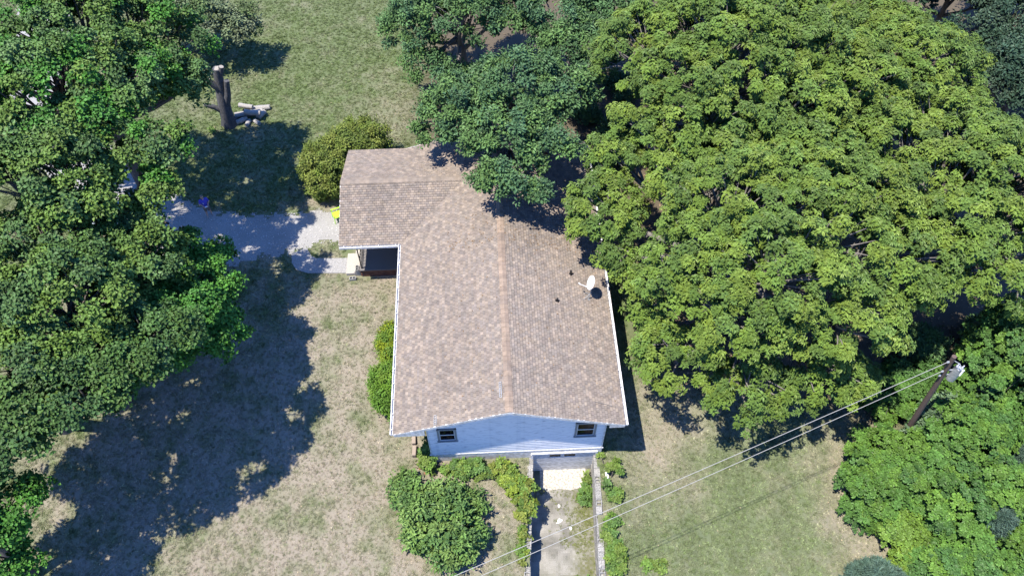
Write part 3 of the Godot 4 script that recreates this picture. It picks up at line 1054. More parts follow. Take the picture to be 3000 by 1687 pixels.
func make_paving() -> void:
	var mb := MB.new()
	var tri := Geometry2D.triangulate_polygon(walk_poly)
	var yy := 0.05
	for i in range(0, tri.size(), 3):
		var p := []
		for k in 3: p.append(Vector3(walk_poly[tri[i + k]].x, yy, walk_poly[tri[i + k]].y))
		if (p[2] - p[0]).cross(p[1] - p[0]).y < 0.0: p.reverse()
		mb.tri(p[0], p[1], p[2])
	for i in walk_poly.size():
		var a := walk_poly[i]
		var b := walk_poly[(i + 1) % walk_poly.size()]
		mb.quad(Vector3(a.x, -0.1, a.y), Vector3(a.x, yy, a.y), Vector3(b.x, yy, b.y), Vector3(b.x, -0.1, b.y))
	var o := part("footpath", mb, M.walk, self)
	tag(o, "grey concrete path bending from the drive to the porch steps", "path", "", "structure")
	# sunken driveway floor
	var dv := MB.new()
	var s := 0.12
	var z := -0.56
	while z < 11.8:
		var x0 := left_wall_x(z) - 0.2
		var x1 := right_wall_x(z) + 0.2
		for i in 30:
			var fa := lerpf(x0, x1, i / 30.0)
			var fb := lerpf(x0, x1, (i + 1) / 30.0)
			var m := Vector2((fa + fb) * 0.5, z + s * 0.5)
			var w := 0.5 + 0.9 * n_mid.get_noise_2d(m.x * 2.0 + 5.0, m.y * 2.0) + 0.5 * n_fine.get_noise_2d(m.x * 1.4, m.y * 1.4)
			var green := ss(2.6, 3.6, m.x) * 0.5 + 0.4 * ss(0.0, 1.0, n_mid.get_noise_2d(m.x * 1.5 + 50.0, m.y * 1.5) * 2.0) + ss(3.5, 6.0, z) * 0.3
			dv.col = Color(0.22, 0.215, 0.185).lerp(Color(0.48, 0.465, 0.42), clampf(w * 1.1, 0, 1)).lerp(Color(0.19, 0.2, 0.08), clampf(green * (0.4 + 1.2 * rng.randf()) , 0.0, 0.9))
			dv.quad(Vector3(fa, FLOOR_LOW, z), Vector3(fb, FLOOR_LOW, z), Vector3(fb, FLOOR_LOW, z + s), Vector3(fa, FLOOR_LOW, z + s))
		z += s
	var dr := part("driveway", dv, M.ground, self)
	tag(dr, "sunken driveway of worn dirt and moss before the garage door", "driveway", "", "structure")
	var ap := MB.new()
	var ring := []
	for q in [[1.62, -0.58], [4.1, -0.58], [4.0, 0.2], [3.95, 0.55], [3.2, 0.72], [2.6, 0.62], [1.9, 0.7], [1.58, 0.5]]: ring.append(Vector3(q[0], FLOOR_LOW + 0.035, q[1]))
	ap.prism(ring, Vector3(0, -0.1, 0))
	var apn := part("concrete_apron", ap, M.apron, self)
	tag(apn, "bright bare concrete apron at the foot of the garage door", "slab", "", "structure")

func block_mesh(col: Color, hollow: bool) -> Mesh:
	var mb := MB.new()
	mb.col = col
	if not hollow:
		mb.bevel_box(Vector3.ZERO, Vector3(0.39, 0.19, 0.3), 0.008)
	else:
		for z in [-0.13, 0.13]: mb.box(Vector3(0, 0, z), Vector3(0.39, 0.19, 0.04))
		for x in [-0.175, 0.0, 0.175]: mb.box(Vector3(x, 0, 0), Vector3(0.04, 0.186, 0.22))
		mb.box(Vector3(0, -0.06, 0), Vector3(0.38, 0.06, 0.25))
	return mb.mesh(M.block)

func retaining_wall(label: String, left: bool) -> void:
	var z0 := -0.3
	var x0 := left_wall_x(z0) if left else right_wall_x(z0)
	var root := thing("retaining_wall", label, "wall", Vector3(x0, FLOOR_LOW, z0), "block walls along the sunken driveway")
	var vars := []
	for c in [Color(0.85, 0.85, 0.84), Color(1.0, 0.99, 0.97), Color(0.75, 0.74, 0.72)]:
		vars.append(block_mesh(c, false))
	var holl := block_mesh(Color(0.9, 0.9, 0.88), true)
	var dirv := (Vector3((left_wall_x(7.0) if left else right_wall_x(7.0)) - x0, 0, 7.3)).normalized()
	var side := Vector3(-0.15, 0, 0) if left else Vector3(0.15, 0, 0)
	var b := Basis(dirv, Vector3.UP, dirv.cross(Vector3.UP))
	for j in 10:
		for i in 19:
			var d := i * 0.4 + (0.2 if j % 2 else 0.0)
			var p := dirv * d
			var top := gh(x0 + p.x, z0 + p.z) + 0.14 - FLOOR_LOW
			var yc := 0.1 + j * 0.2
			if yc + 0.1 > top: continue
			if left and i in [8, 12, 13] and yc + 0.3 > top and rng.randf() < 0.5: continue
			var cap := yc + 0.3 > top
			var m: Mesh = holl if cap and (i in [10, 14, 15, 3] or rng.randf() < 0.12) else vars[rng.randi() % 3]
			var t := Transform3D(b * Basis(Vector3.UP, rng.randf_range(-0.02, 0.02)), p + side + Vector3(rng.randf_range(-0.008, 0.008), yc, 0))
			shared("block", m, root, t)

# ------------------------------------------------------------------ small things
func make_dish() -> void:
	var c := Vector3(4.54, 4.96, -7.29)
	var n := Vector3(-0.91, 0.5, -0.02).normalized()
	var foot := Vector3(4.42, main_y(4.42) + 0.02, -7.0)
	var root := thing("satellite_dish", "white satellite dish on a bent mast near the right eave", "satellite dish", foot)
	var a := n.cross(Vector3(0, 0, 1)).normalized()
	var b := n.cross(a)
	var mb := MB.new()
	var rings := []
	for i in 8:
		var r := 0.36 * i / 7.0
		var ring := []
		for s in 28:
			var an := TAU * s / 28.0
			ring.append(c - foot + (a * cos(an) + b * sin(an) * 1.08) * r + n * (0.55 * r * r))
		rings.append(ring)
	for i in 7:
		for s in 28:
			var q := (s + 1) % 28
			mb.quad(rings[i][s], rings[i + 1][s], rings[i + 1][q], rings[i][q])
			mb.quad(rings[i][q] - n * 0.008, rings[i + 1][q] - n * 0.008, rings[i + 1][s] - n * 0.008, rings[i][s] - n * 0.008)
	for s in 28:
		var q := (s + 1) % 28
		mb.quad(rings[7][s], rings[7][s] - n * 0.008, rings[7][q] - n * 0.008, rings[7][q])
	part("reflector", mb, M.dish, root)
	var low := c - foot + Vector3(-0.1, -0.3, 0.16)
	var arm := MB.new()
	arm.tube([c - foot - n * 0.03, low, low + Vector3(-0.2, 0.12, -0.08), low + Vector3(-0.5, 0.24, -0.16)], [0.018, 0.018, 0.016, 0.014], 8)
	part("feed_arm", arm, M.dish, root)
	var lnb := MB.new()
	lnb.tube([low + Vector3(-0.5, 0.22, -0.16), low + Vector3(-0.56, 0.31, -0.19)], [0.035, 0.035], 10)
	part("feed_horn", lnb, M.dish, root)
	var ms := MB.new()
	ms.tube([Vector3(0, 0, 0), Vector3(0, 0.16, 0), Vector3(0.08, 0.42, -0.12), c - foot - n * 0.05], [0.024, 0.024, 0.024, 0.024], 10)
	ms.box(Vector3(0, 0.0, 0), Vector3(0.2, 0.012, 0.16), Basis(Vector3.BACK, -atan(SLOPE)))
	part("mast", ms, M.steel, root)
	var st := MB.new()
	st.tube([Vector3(-0.32, 0.32 * SLOPE - 0.01, 0.12), Vector3(0.05, 0.35, -0.08)], [0.012, 0.012], 6)
	st.tube([Vector3(-0.2, 0.2 * SLOPE - 0.01, -0.35), Vector3(0.05, 0.35, -0.08)], [0.012, 0.012], 6)
	part("strut", st, M.steel, root)

func vent_pipe(x: float, z: float, hgt: float, label: String) -> void:
	var root := thing("vent_pipe", label, "pipe", Vector3(x, main_y(x) + 0.012, z), "black plumbing vents on the roof")
	var mb := MB.new()
	mb.tube([Vector3(0, -0.03, 0), Vector3(0, hgt, 0)], [0.055, 0.055], 14, false)
	mb.tube([Vector3(0, hgt, 0), Vector3(0, 0.05, 0)], [0.047, 0.047], 14)
	part("pipe", mb, M.black, root)
	var fl := MB.new()
	var rot := Basis(Vector3.BACK, -atan(SLOPE))
	fl.tube([rot * Vector3(0, 0.0, 0), rot * Vector3(0, 0.05, 0)], [0.12, 0.062], 14)
	part("boot", fl, M.black, root)

func roof_strip(x: float, z: float, length: float, label: String) -> void:
	var root := thing("metal_strip", label, "metal strip", Vector3(x, main_y(x) + 0.03, z), "perforated strips left on the roof")
	var b := Basis(Vector3.BACK, atan(SLOPE))
	var mb := MB.new()
	for sx in [-0.05, 0.05]: mb.box(b * Vector3(sx, 0.015, 0), Vector3(0.022, 0.03, length), b)
	part("rail", mb, M.steel, root)
	var n := int(length / 0.11)
	for i in n + 1:
		var r := MB.new()
		r.box(b * Vector3(0, 0.014, -length * 0.5 + 0.015 + i * (length - 0.03) / n), Vector3(0.078, 0.018, 0.025), b)
		part("rung", r, M.steel, root)

func make_fallen_leaves() -> void:
	var mb := MB.new()
	leaf(mb, Vector3.ZERO, Vector3(1, 0.1, 0), Vector3.UP, 0.085, 0.06, 0.2)
	var m := mb.mesh(M.grass)
	var ts := []
	var cs := []
	for i in 260:
		var x := rng.randf_range(-3.0, 5.2)
		var z := -10.0 - 4.0 * rng.randf() * rng.randf() if rng.randf() < 0.6 else rng.randf_range(-12.0, -0.5)
		if z < WING_FRONT and x < -2.0: continue
		ts.append(Transform3D(Basis(Vector3.BACK, -atan(SLOPE) * signf(x)) * Basis(Vector3.UP, rng.randf() * TAU), Vector3(x, main_y(x) + 0.045, z)))
		cs.append(Color(0.2, 0.13, 0.07) * rng.randf_range(0.6, 1.4))
	for i in 9000:
		var x := rng.randf_range(5.5, 32.0)
		var z := rng.randf_range(-34.0, 0.0)
		if litter(x, z) < rng.randf() or on_paving(x, z): continue
		ts.append(Transform3D(Basis.from_euler(Vector3(rng.randf_range(-0.5, 0.5), rng.randf() * TAU, 0)).scaled(Vector3.ONE * rng.randf_range(1.0, 2.0)), Vector3(x, gh(x, z) + 0.02, z)))
		var k := rng.randf_range(0.5, 1.6)
		cs.append(Color(0.26 * k, 0.19 * k, 0.12 * k))
	for i in 700:
		var x := rng.randf_range(-20.0, 20.0)
		var z := rng.randf_range(-32.0, 6.0)
		if on_paving(x, z): continue
		ts.append(Transform3D(Basis.from_euler(Vector3(rng.randf_range(-0.4, 0.4), rng.randf() * TAU, 0)), Vector3(x, gh(x, z) + 0.05, z)))
		var k := rng.randf_range(0.4, 1.2)
		cs.append(Color(0.36 * k, 0.3 * k, 0.2 * k))
	var o := swarm("fallen_leaves", m, ts, cs, self)
	tag(o, "dry fallen leaves scattered on the roof and lawn", "leaves", "", "stuff")

func make_pole() -> void:
	var base := Vector3(20.2, gh(20.2, -0.1), -0.1)
	var top := Vector3(-1.15, 9.4, -0.05)
	var root := thing("utility_pole", "leaning brown wooden utility pole rising out of the vines", "utility pole", base)
	var mb := MB.new()
	mb.tube([Vector3(0.12, -0.8, 0), Vector3(0, 0, 0), top * 0.5, top], [0.155, 0.15, 0.13, 0.1], 14)
	part("shaft", mb, M.pole, root)
	var tc := top * 0.86 + Vector3(0.42, 0, 0.1)
	var tm := MB.new()
	tm.tube([tc + Vector3(0, -0.48, 0), tc + Vector3(0, -0.45, 0), tc + Vector3(0, 0.38, 0), tc + Vector3(0, 0.45, 0)], [0.16, 0.2, 0.2, 0.13], 18)
	var tr := part("transformer", tm, M.steel, root)
	for a in 3:
		var bs := MB.new()
		var o := tc + Vector3(cos(a * 2.1) * 0.12, 0.44, sin(a * 2.1) * 0.12)
		bs.tube([o, o + Vector3(0, 0.06, 0), o + Vector3(0, 0.1, 0), o + Vector3(0, 0.2, 0)], [0.04, 0.055, 0.035, 0.02], 8)
		part("bushing", bs, M.dish, tr)
	var br := MB.new()
	for q in [0.2, -0.2]: br.box(tc + Vector3(-0.28, q, -0.06), Vector3(0.24, 0.05, 0.05))
	part("bracket", br, M.steel, root)
	var ar := MB.new()
	ar.tube([top * 0.97, top * 0.97 + Vector3(0.28, -0.05, 0.18), top * 0.97 + Vector3(0.44, -0.3, 0.4)], [0.018, 0.018, 0.018], 7)
	part("cutout_arm", ar, M.steel, root)
	var fz := MB.new()
	var fo := top * 0.97 + Vector3(0.44, -0.3, 0.4)
	fz.tube([fo + Vector3(0.02, 0.05, 0), fo + Vector3(-0.02, -0.3, 0.06)], [0.045, 0.035], 9)
	part("fuse_cutout", fz, M.dish, root)
	for q in [[top * 0.965, 0.0], [top * 0.88, 0.0], [top * 0.84, 0.0]]:
		var isl := MB.new()
		var p: Vector3 = q[0] + Vector3(-0.14, 0, 0.06)
		isl.tube([p, p + Vector3(-0.05, 0, 0.02), p + Vector3(-0.12, 0, 0.045)], [0.035, 0.06, 0.035], 10)
		part("insulator", isl, M.steel, root)
	# the wires
	var specs := [[base + top * 0.965 + Vector3(-0.26, 0, 0.1), Vector3(-2.65, 7.2, 7.75), "upper pale overhead wire running from the utility pole across the lawn", 0.013],
		[base + top * 0.88 + Vector3(-0.26, 0, 0.1), Vector3(-1.18, 6.6, 7.42), "lower pale overhead wire running from the utility pole across the lawn", 0.0125]]
	for s in specs:
		var a: Vector3 = s[0]
		var e: Vector3 = a + (s[1] - a) * 1.75
		e.y = s[1].y
		var w := MB.new()
		var pts := []
		var rs := []
		for i in 41:
			var t := i / 40.0
			pts.append(a.lerp(e, t) - Vector3(0, 0.35 * 4.0 * t * (1.0 - t), 0))
			rs.append(s[3])
		w.tube(pts, rs, 6)
		var o := part("overhead_wire", w, M.wire, self)
		tag(o, s[2], "wire", "overhead wires from the pole")

func make_snag() -> void:
	var b := Vector3(-18.0, gh(-18.0, -25.3), -25.3)
	var root := thing("dead_tree", "tall grey dead tree trunk with sawn off limbs on the lawn", "tree", b)
	var mb := MB.new()
	mb.tube([Vector3(0, -0.3, 0), Vector3(0, 0.05, 0), Vector3(-0.02, 0.5, 0), Vector3(0.06, 1.6, 0), Vector3(0.2, 2.7, -0.1), Vector3(0.32, 3.8, -0.15), Vector3(0.42, 4.6, -0.15)], [0.72, 0.56, 0.44, 0.4, 0.35, 0.3, 0.25], 18, true, 0.16)
	part("trunk", mb, M.snag, root)
	for q in [[Vector3(0.05, 1.3, 0), Vector3(0.62, 2.7, 0.1), Vector3(0.85, 3.8, 0.1), 0.27, 0.17], [Vector3(0.22, 2.9, 0), Vector3(-0.05, 3.5, 0.1), Vector3(-0.3, 3.9, 0.12), 0.24, 0.18], [Vector3(0.0, 1.0, 0), Vector3(-0.6, 1.7, 0.15), Vector3(-1.1, 2.0, 0.3), 0.2, 0.1], [Vector3(0.36, 4.0, -0.1), Vector3(0.64, 4.4, -0.1), Vector3(0.76, 4.75, -0.1), 0.2, 0.16]]:
		var lm := MB.new()
		lm.tube([q[0], q[0].lerp(q[1], 0.6), q[1], q[2]], [q[3], q[3] * 0.9, (q[3] + q[4]) * 0.5, q[4]], 12, true, 0.16)
		part("limb", lm, M.snag, root)
	for q in [[Vector3(0.42, 4.605, -0.15), 0.21, Vector3.UP], [Vector3(-0.302, 3.905, 0.12), 0.16, Vector3(-0.45, 0.88, 0.05)], [Vector3(0.762, 4.755, -0.1), 0.14, Vector3(0.3, 0.9, 0)]]:
		var ct := MB.new()
		ct.tube([q[0] - q[2].normalized() * 0.02, q[0] + q[2].normalized() * 0.012], [q[1], q[1]], 14)
		part("cut_face", ct, M.cut, root)

func make_logs() -> void:
	var rows := [
		[-16.8, -26.1, 1.9, 0.2, 0.05, 0.2, "thickest pale log on the pile beside the dead trunk"],
		[-16.4, -25.7, 1.1, -0.15, 0.5, 0.17, "grey log lying across the front of the wood pile"],
		[-17.2, -25.45, 0.8, 0.5, 0.05, 0.16, "short log leaning against the dead trunk's foot"],
		[-16.3, -26.6, 1.7, 0.1, 0.05, 0.18, "pale log at the back of the wood pile"],
		[-15.95, -25.95, 0.7, 1.0, 0.05, 0.19, "dark ended log at the right tip of the wood pile"],
		[-16.75, -25.2, 0.55, 1.3, 0.05, 0.15, "small log piece lying nearest to the front of the pile"],
		[-16.15, -25.25, 0.5, -0.7, 0.05, 0.15, "stubby log piece at the front right of the pile"],
		[-17.0, -26.5, 1.0, -0.25, 0.4, 0.15, "thin pale log resting on top of the wood pile"]]
	for r in rows:
		var p := Vector3(r[0], gh(r[0], r[1]) + r[4] + r[5] - 0.07, r[1])
		var root := thing("log", r[6], "log", p, "logs piled beside the dead trunk")
		root.rotation.y = r[3]
		var mb := MB.new()
		var pts := []
		var rs := []
		for i in 6:
			pts.append(Vector3(-r[2] * 0.5 + r[2] * i / 5.0, rng.randf_range(-0.01, 0.01), rng.randf_range(-0.015, 0.015)))
			rs.append(r[5] * rng.randf_range(0.94, 1.05))
		mb.tube(pts, rs, 12, true, 0.14)
		part("bark", mb, M.logbark, root)
		for e in [-1.0, 1.0]:
			var ct := MB.new()
			ct.tube([Vector3(e * (r[2] * 0.5 - 0.01), 0, 0), Vector3(e * (r[2] * 0.5 + 0.006), 0, 0)], [r[5] * 0.88, r[5] * 0.88], 12)
			part("cut_end", ct, M.cut, root)

func make_chair() -> void:
	var b := Vector3(-9.95, gh(-9.95, -16.4) + 0.03, -16.4)
	var root := thing("lawn_chair", "lime green plastic lawn chair beside the wing's gable end", "chair", b)
	root.rotation.y = -1.2
	var mb := MB.new()
	mb.bevel_box(Vector3(0, 0.42, 0), Vector3(0.56, 0.035, 0.52), 0.012)
	part("seat", mb, M.lime, root)
	var bk := MB.new()
	var br := Basis(Vector3.RIGHT, -0.22)
	for i in 5: bk.bevel_box(Vector3(-0.22 + i * 0.11, 0.72, -0.32), Vector3(0.07, 0.56, 0.02), 0.008, br)
	bk.bevel_box(Vector3(0, 1.0, -0.385), Vector3(0.56, 0.09, 0.03), 0.01, br)
	part("backrest", bk, M.lime, root)
	for sx in [-1.0, 1.0]:
		var ar := MB.new()
		ar.bevel_box(Vector3(sx * 0.3, 0.66, 0.0), Vector3(0.07, 0.03, 0.56), 0.01)
		part("armrest", ar, M.lime, root)
		for sz in [-1.0, 1.0]:
			var lg := MB.new()
			lg.tube([Vector3(sx * 0.31, 0.0, sz * 0.27), Vector3(sx * 0.28, 0.65 if sz > 0 else 0.43, sz * 0.23)], [0.024, 0.03], 8)
			part("leg", lg, M.lime, root)

func make_yard_bits() -> void:
	# hollow blocks standing by the porch steps
	for q in [[Vector3(-8.72, 0.1, -11.72), 0.1, "hollow concrete block on the ground beside the porch steps"], [Vector3(-8.42, 0.54, -12.12), 1.6, "hollow concrete block resting on the top porch step"]]:
		var mb := MB.new()
		mb.col = Color(1.1, 1.08, 1.0)
		for z in [-0.08, 0.08]: mb.box(Vector3(0, 0, z), Vector3(0.39, 0.19, 0.035))
		for x in [-0.178, 0.0, 0.178]: mb.box(Vector3(x, 0, 0), Vector3(0.034, 0.188, 0.125))
		var o := part("concrete_block", mb, M.block, self)
		o.position = q[0]
		o.rotation.y = q[1]
		tag(o, q[2], "block", "hollow blocks at the porch")
	# white scraps on the driveway
	for q in [[2.45, 2.35, 0.24, 0.3, "largest torn white scrap on the sunken driveway"], [2.5, 1.55, 0.13, 1.2, "small white scrap nearer the garage on the driveway"], [3.0, 2.75, 0.11, 2.0, "smallest white scrap right of the largest one on the driveway"]]:
		var mb := MB.new()
		var poly := []
		for i in 9:
			var a := TAU * i / 9.0
			var r: float = q[2] * rng.randf_range(0.45, 1.0)
			poly.append(Vector3(cos(a) * r, 0.02, -sin(a) * r * 0.7))
		mb.prism(poly, Vector3(0, -0.012, 0))
		var o := part("paper_scrap", mb, M.scrap, self)
		o.position = Vector3(q[0], FLOOR_LOW + 0.004, q[1])
		o.rotation.y = q[3]
		tag(o, q[4], "scrap", "white scraps on the driveway")
	var pl := MB.new()
	pl.bevel_box(Vector3.ZERO, Vector3(0.14, 0.04, 1.1), 0.006)
	var po := part("plank", pl, M.scrap, self)
	po.position = Vector3(4.95, gh(4.95, 0.9) + 0.09, 0.9)
	po.rotation = Vector3(-0.05, 0.05, 0.0)
	tag(po, "white painted plank lying in the ivy beside the right block wall", "plank")
	var tw := MB.new()
	tw.tube([Vector3(4.1, main_y(4.1) + 0.05, -1.0), Vector3(4.55, main_y(4.55) + 0.06, -0.95), Vector3(5.1, main_y(5.1) + 0.04, -0.84)], [0.016, 0.013, 0.008], 6)
	var to := part("fallen_twig", tw, M.bark_pale, self)
	tag(to, "bare twig lying on the shingles near the right gable corner", "twig")
	# tan timber bed edge under the left eave corner
	var root := thing("timber_edging", "tan timber edging below the eave at the left gable corner", "edging", Vector3(-4.95, gh(-4.95, -1.3), -1.3))
	for i in 2:
		var tb := MB.new()
		tb.bevel_box(Vector3(0.04 * i, 0.1, -0.32 + i * 0.66), Vector3(0.2, 0.34, 0.56), 0.02, Basis(Vector3.UP, 0.03 - 0.08 * i))
		part("timber", tb, M.tan, root)
	for q in [[-4.6, -0.1, 0.3, "single brick lying farthest left before the gable foundation"], [-4.35, 0.12, 1.1, "single brick lying just right of another before the gable foundation"]]:
		var bm := MB.new()
		bm.col = Color(0.3, 0.14, 0.09)
		bm.bevel_box(Vector3.ZERO, Vector3(0.2, 0.065, 0.095), 0.006)
		var o := part("loose_brick", bm, M.brick, self)
		o.position = Vector3(q[0], gh(q[0], q[1]) + 0.028, q[1])
		o.rotation.y = q[2]
		tag(o, q[3], "brick", "loose bricks at the gable")

# ------------------------------------------------------------------ the person
func blob(mb: MB, bones: Array, cell: float, k: float) -> void:      # smooth union of tapered capsules, meshed as surface nets
	var lo := Vector3(99, 99, 99)
	var hi := -lo
	for b in bones:
		for e in [[b[0], b[2]], [b[1], b[3]]]:
			var r: Vector3 = Vector3.ONE * (e[1] + k + cell * 2.0)
			lo = lo.min(e[0] - r)
			hi = hi.max(e[0] + r)
	var nx := int((hi.x - lo.x) / cell) + 2
	var ny := int((hi.y - lo.y) / cell) + 2
	var nz := int((hi.z - lo.z) / cell) + 2
	var f := PackedFloat32Array()
	f.resize(nx * ny * nz)
	f.fill(1.0)
	for b in bones:
		var a: Vector3 = b[0]
		var ab: Vector3 = b[1] - a
		var l2 := maxf(ab.length_squared(), 1e-9)
		var rm: float = maxf(b[2], b[3]) + k + cell * 2.0
		var p0 := ((a.min(b[1]) - Vector3.ONE * rm - lo) / cell).floor().max(Vector3.ZERO)
		var p1 := ((a.max(b[1]) + Vector3.ONE * rm - lo) / cell).ceil().min(Vector3(nx - 1, ny - 1, nz - 1))
		for z in range(int(p0.z), int(p1.z) + 1):
			for y in range(int(p0.y), int(p1.y) + 1):
				for x in range(int(p0.x), int(p1.x) + 1):
					var p := lo + Vector3(x, y, z) * cell
					var t := clampf((p - a).dot(ab) / l2, 0.0, 1.0)
					var d := (p - a - ab * t).length() - lerpf(b[2], b[3], t)
					var i := x + nx * (y + ny * z)
					var o := f[i]
					var h := maxf(k - absf(o - d), 0.0) / k
					f[i] = minf(o, d) - h * h * k * 0.25
	var vid := {}
	var pos := []
	var nor := []
	for z in nz - 1:
		for y in ny - 1:
			for x in nx - 1:
				var i := x + nx * (y + ny * z)
				var vals := [f[i], f[i + 1], f[i + nx], f[i + nx + 1], f[i + nx * ny], f[i + nx * ny + 1], f[i + nx * ny + nx], f[i + nx * ny + nx + 1]]
				var neg := 0
				for q in vals:
					if q < 0.0: neg += 1
				if neg == 0 or neg == 8: continue
				var s := Vector3.ZERO
				var cnt := 0
				for e in [[0, 1], [2, 3], [4, 5], [6, 7], [0, 2], [1, 3], [4, 6], [5, 7], [0, 4], [1, 5], [2, 6], [3, 7]]:
					var v0: float = vals[e[0]]
					var v1: float = vals[e[1]]
					if (v0 < 0.0) == (v1 < 0.0): continue
					var c0 := Vector3(e[0] & 1, (e[0] >> 1) & 1, e[0] >> 2)
					var c1 := Vector3(e[1] & 1, (e[1] >> 1) & 1, e[1] >> 2)
					s += c0.lerp(c1, v0 / (v0 - v1))
					cnt += 1
				vid[i] = pos.size()
				pos.append(lo + (Vector3(x, y, z) + s / cnt) * cell)
				nor.append(Vector3(vals[1] + vals[3] + vals[5] + vals[7] - vals[0] - vals[2] - vals[4] - vals[6], vals[2] + vals[3] + vals[6] + vals[7] - vals[0] - vals[1] - vals[4] - vals[5], vals[4] + vals[5] + vals[6] + vals[7] - vals[0] - vals[1] - vals[2] - vals[3]).normalized())
	var st := [1, nx, nx * ny]
	for i in vid:
		for ax in 3:
			var u: int = st[(ax + 1) % 3]
			var w: int = st[(ax + 2) % 3]
			if (f[i] < 0.0) == (f[i + st[ax]] < 0.0): continue
			if not (vid.has(i - u) and vid.has(i - w) and vid.has(i - u - w)): continue
			var q := [vid[i], vid[i - u], vid[i - u - w], vid[i - w]]
			if f[i] < 0.0: q.reverse()
			mb.tri_n(pos[q[0]], pos[q[1]], pos[q[2]], nor[q[0]], nor[q[1]], nor[q[2]])
			mb.tri_n(pos[q[0]], pos[q[2]], pos[q[3]], nor[q[0]], nor[q[2]], nor[q[3]])

func make_person() -> void:
	var at := Vector3(-18.0, gh(-18.0, -17.15), -17.15)
	var root := thing("person", "person in a blue shirt standing at the edge of the gravel drive", "person", at)
	root.rotation.y = 0.5
	var B := []
	var hip := 0.93
	for s in [-1.0, 1.0]:
		var kn := Vector3(s * 0.11, 0.5, 0.05)
		var an := Vector3(s * 0.12 + s * 0.03, 0.08, 0.0 - s * 0.04)
		B.append([Vector3(s * 0.1, hip, 0), kn, 0.088, 0.058])
		B.append([kn, an, 0.058, 0.038])
		B.append([an + Vector3(0, -0.03, -0.04), an + Vector3(s * 0.02, -0.045, 0.15), 0.042, 0.032])
		var sh := Vector3(s * 0.19, 1.42, 0)
		var el := Vector3(s * 0.26, 1.15, 0.02)
		var wr := Vector3(s * 0.12, 1.1, 0.25)
		B.append([sh, el, 0.055, 0.042])
		B.append([el, wr, 0.042, 0.028])
	B.append([Vector3(-0.07, 0.96, 0), Vector3(0.07, 0.96, 0), 0.125, 0.125])
	B.append([Vector3(0, 1.0, 0.01), Vector3(0, 1.18, 0.02), 0.135, 0.135])
	B.append([Vector3(-0.06, 1.3, 0), Vector3(0.06, 1.3, 0), 0.125, 0.125])
	B.append([Vector3(-0.15, 1.42, 0), Vector3(0.15, 1.42, 0), 0.06, 0.06])
	B.append([Vector3(0, 1.42, 0), Vector3(0, 1.56, 0.02), 0.058, 0.052])
	var body := MB.new()
	blob(body, B, 0.016, 0.05)
	var head := [[Vector3(0, 1.68, 0.0), Vector3(0, 1.69, 0.02), 0.088, 0.088], [Vector3(0, 1.62, 0.045), Vector3(0, 1.6, 0.06), 0.055, 0.042], [Vector3(0, 1.665, 0.1), Vector3(0, 1.635, 0.118), 0.01, 0.016], [Vector3(-0.085, 1.66, 0), Vector3(-0.088, 1.63, 0), 0.018, 0.013], [Vector3(0.085, 1.66, 0), Vector3(0.088, 1.63, 0), 0.018, 0.013], [Vector3(0, 1.52, 0.01), Vector3(0, 1.6, 0.02), 0.052, 0.052]]
	blob(body, head, 0.008, 0.02)
	for s in [-1.0, 1.0]:
		var wr := Vector3(s * 0.12, 1.1, 0.25)
		var pm := wr + Vector3(-s * 0.02, 0.0, 0.08)
		var hb := [[wr, pm, 0.026, 0.03], [wr + Vector3(s * 0.016, 0, 0.03), pm + Vector3(s * 0.02, 0, 0), 0.02, 0.02]]
		for i in 4:
			var r0: Vector3 = pm + Vector3(s * (0.03 - i * 0.02), -0.002, 0.02)
			var k1: Vector3 = r0 + Vector3(-s * 0.006, -0.012, [0.034, 0.04, 0.037, 0.03][i])
			hb.append([r0, k1, 0.0095, 0.009])
			hb.append([k1, k1 + Vector3(-s * 0.012, -0.028, 0.008), 0.009, 0.0075])
		hb.append([wr + Vector3(-s * 0.024, 0.005, 0.03), pm + Vector3(-s * 0.05, 0.02, 0.0), 0.012, 0.01])
		hb.append([pm + Vector3(-s * 0.05, 0.02, 0.0), pm + Vector3(-s * 0.055, 0.012, 0.03), 0.01, 0.008])
		blob(body, hb, 0.006, 0.008)
	part("body", body, M.skin, root)
	var shirt := MB.new()
	var sb := []
	for q in [B[10], B[11], B[12], B[13]]: sb.append([q[0], q[1], q[2] + 0.022, q[3] + 0.022])
	for s in [-1.0, 1.0]: sb.append([Vector3(s * 0.19, 1.42, 0), Vector3(s * 0.235, 1.25, 0.012), 0.078, 0.07])
	blob(shirt, sb, 0.014, 0.05)
	part("shirt", shirt, M.shirt, root, "blue short sleeved shirt")
	var pr := MB.new()
	blob(pr, [[Vector3(-0.09, 1.28, 0.125), Vector3(-0.07, 1.2, 0.13), 0.034, 0.03]], 0.01, 0.01)
	part("shirt_print", pr, M.print, root)
	var so := MB.new()
	var sh2 := [[Vector3(-0.07, 0.94, 0), Vector3(0.07, 0.94, 0), 0.14, 0.14]]
	for s in [-1.0, 1.0]: sh2.append([Vector3(s * 0.1, 0.9, 0), Vector3(s * 0.11, 0.54, 0.045), 0.108, 0.092])
	blob(so, sh2, 0.016, 0.03)
	part("shorts", so, M.shorts, root)
	for s in [-1.0, 1.0]:
		var sm := MB.new()
		var an := Vector3(s * 0.15, 0.08, -s * 0.04)
		blob(sm, [[an + Vector3(0, -0.025, -0.05), an + Vector3(s * 0.02, -0.035, 0.16), 0.055, 0.044]], 0.012, 0.01)
		part("shoe", sm, M.shoe, root)
	var hr := MB.new()
	blob(hr, [[Vector3(0, 1.705, -0.03), Vector3(0, 1.72, 0.0), 0.09, 0.086]], 0.01, 0.01)
	part("hair", hr, M.hair, root)
	var rc := MB.new()
	rc.bevel_box(Vector3(0, 1.12, 0.36), Vector3(0.15, 0.035, 0.09), 0.01)
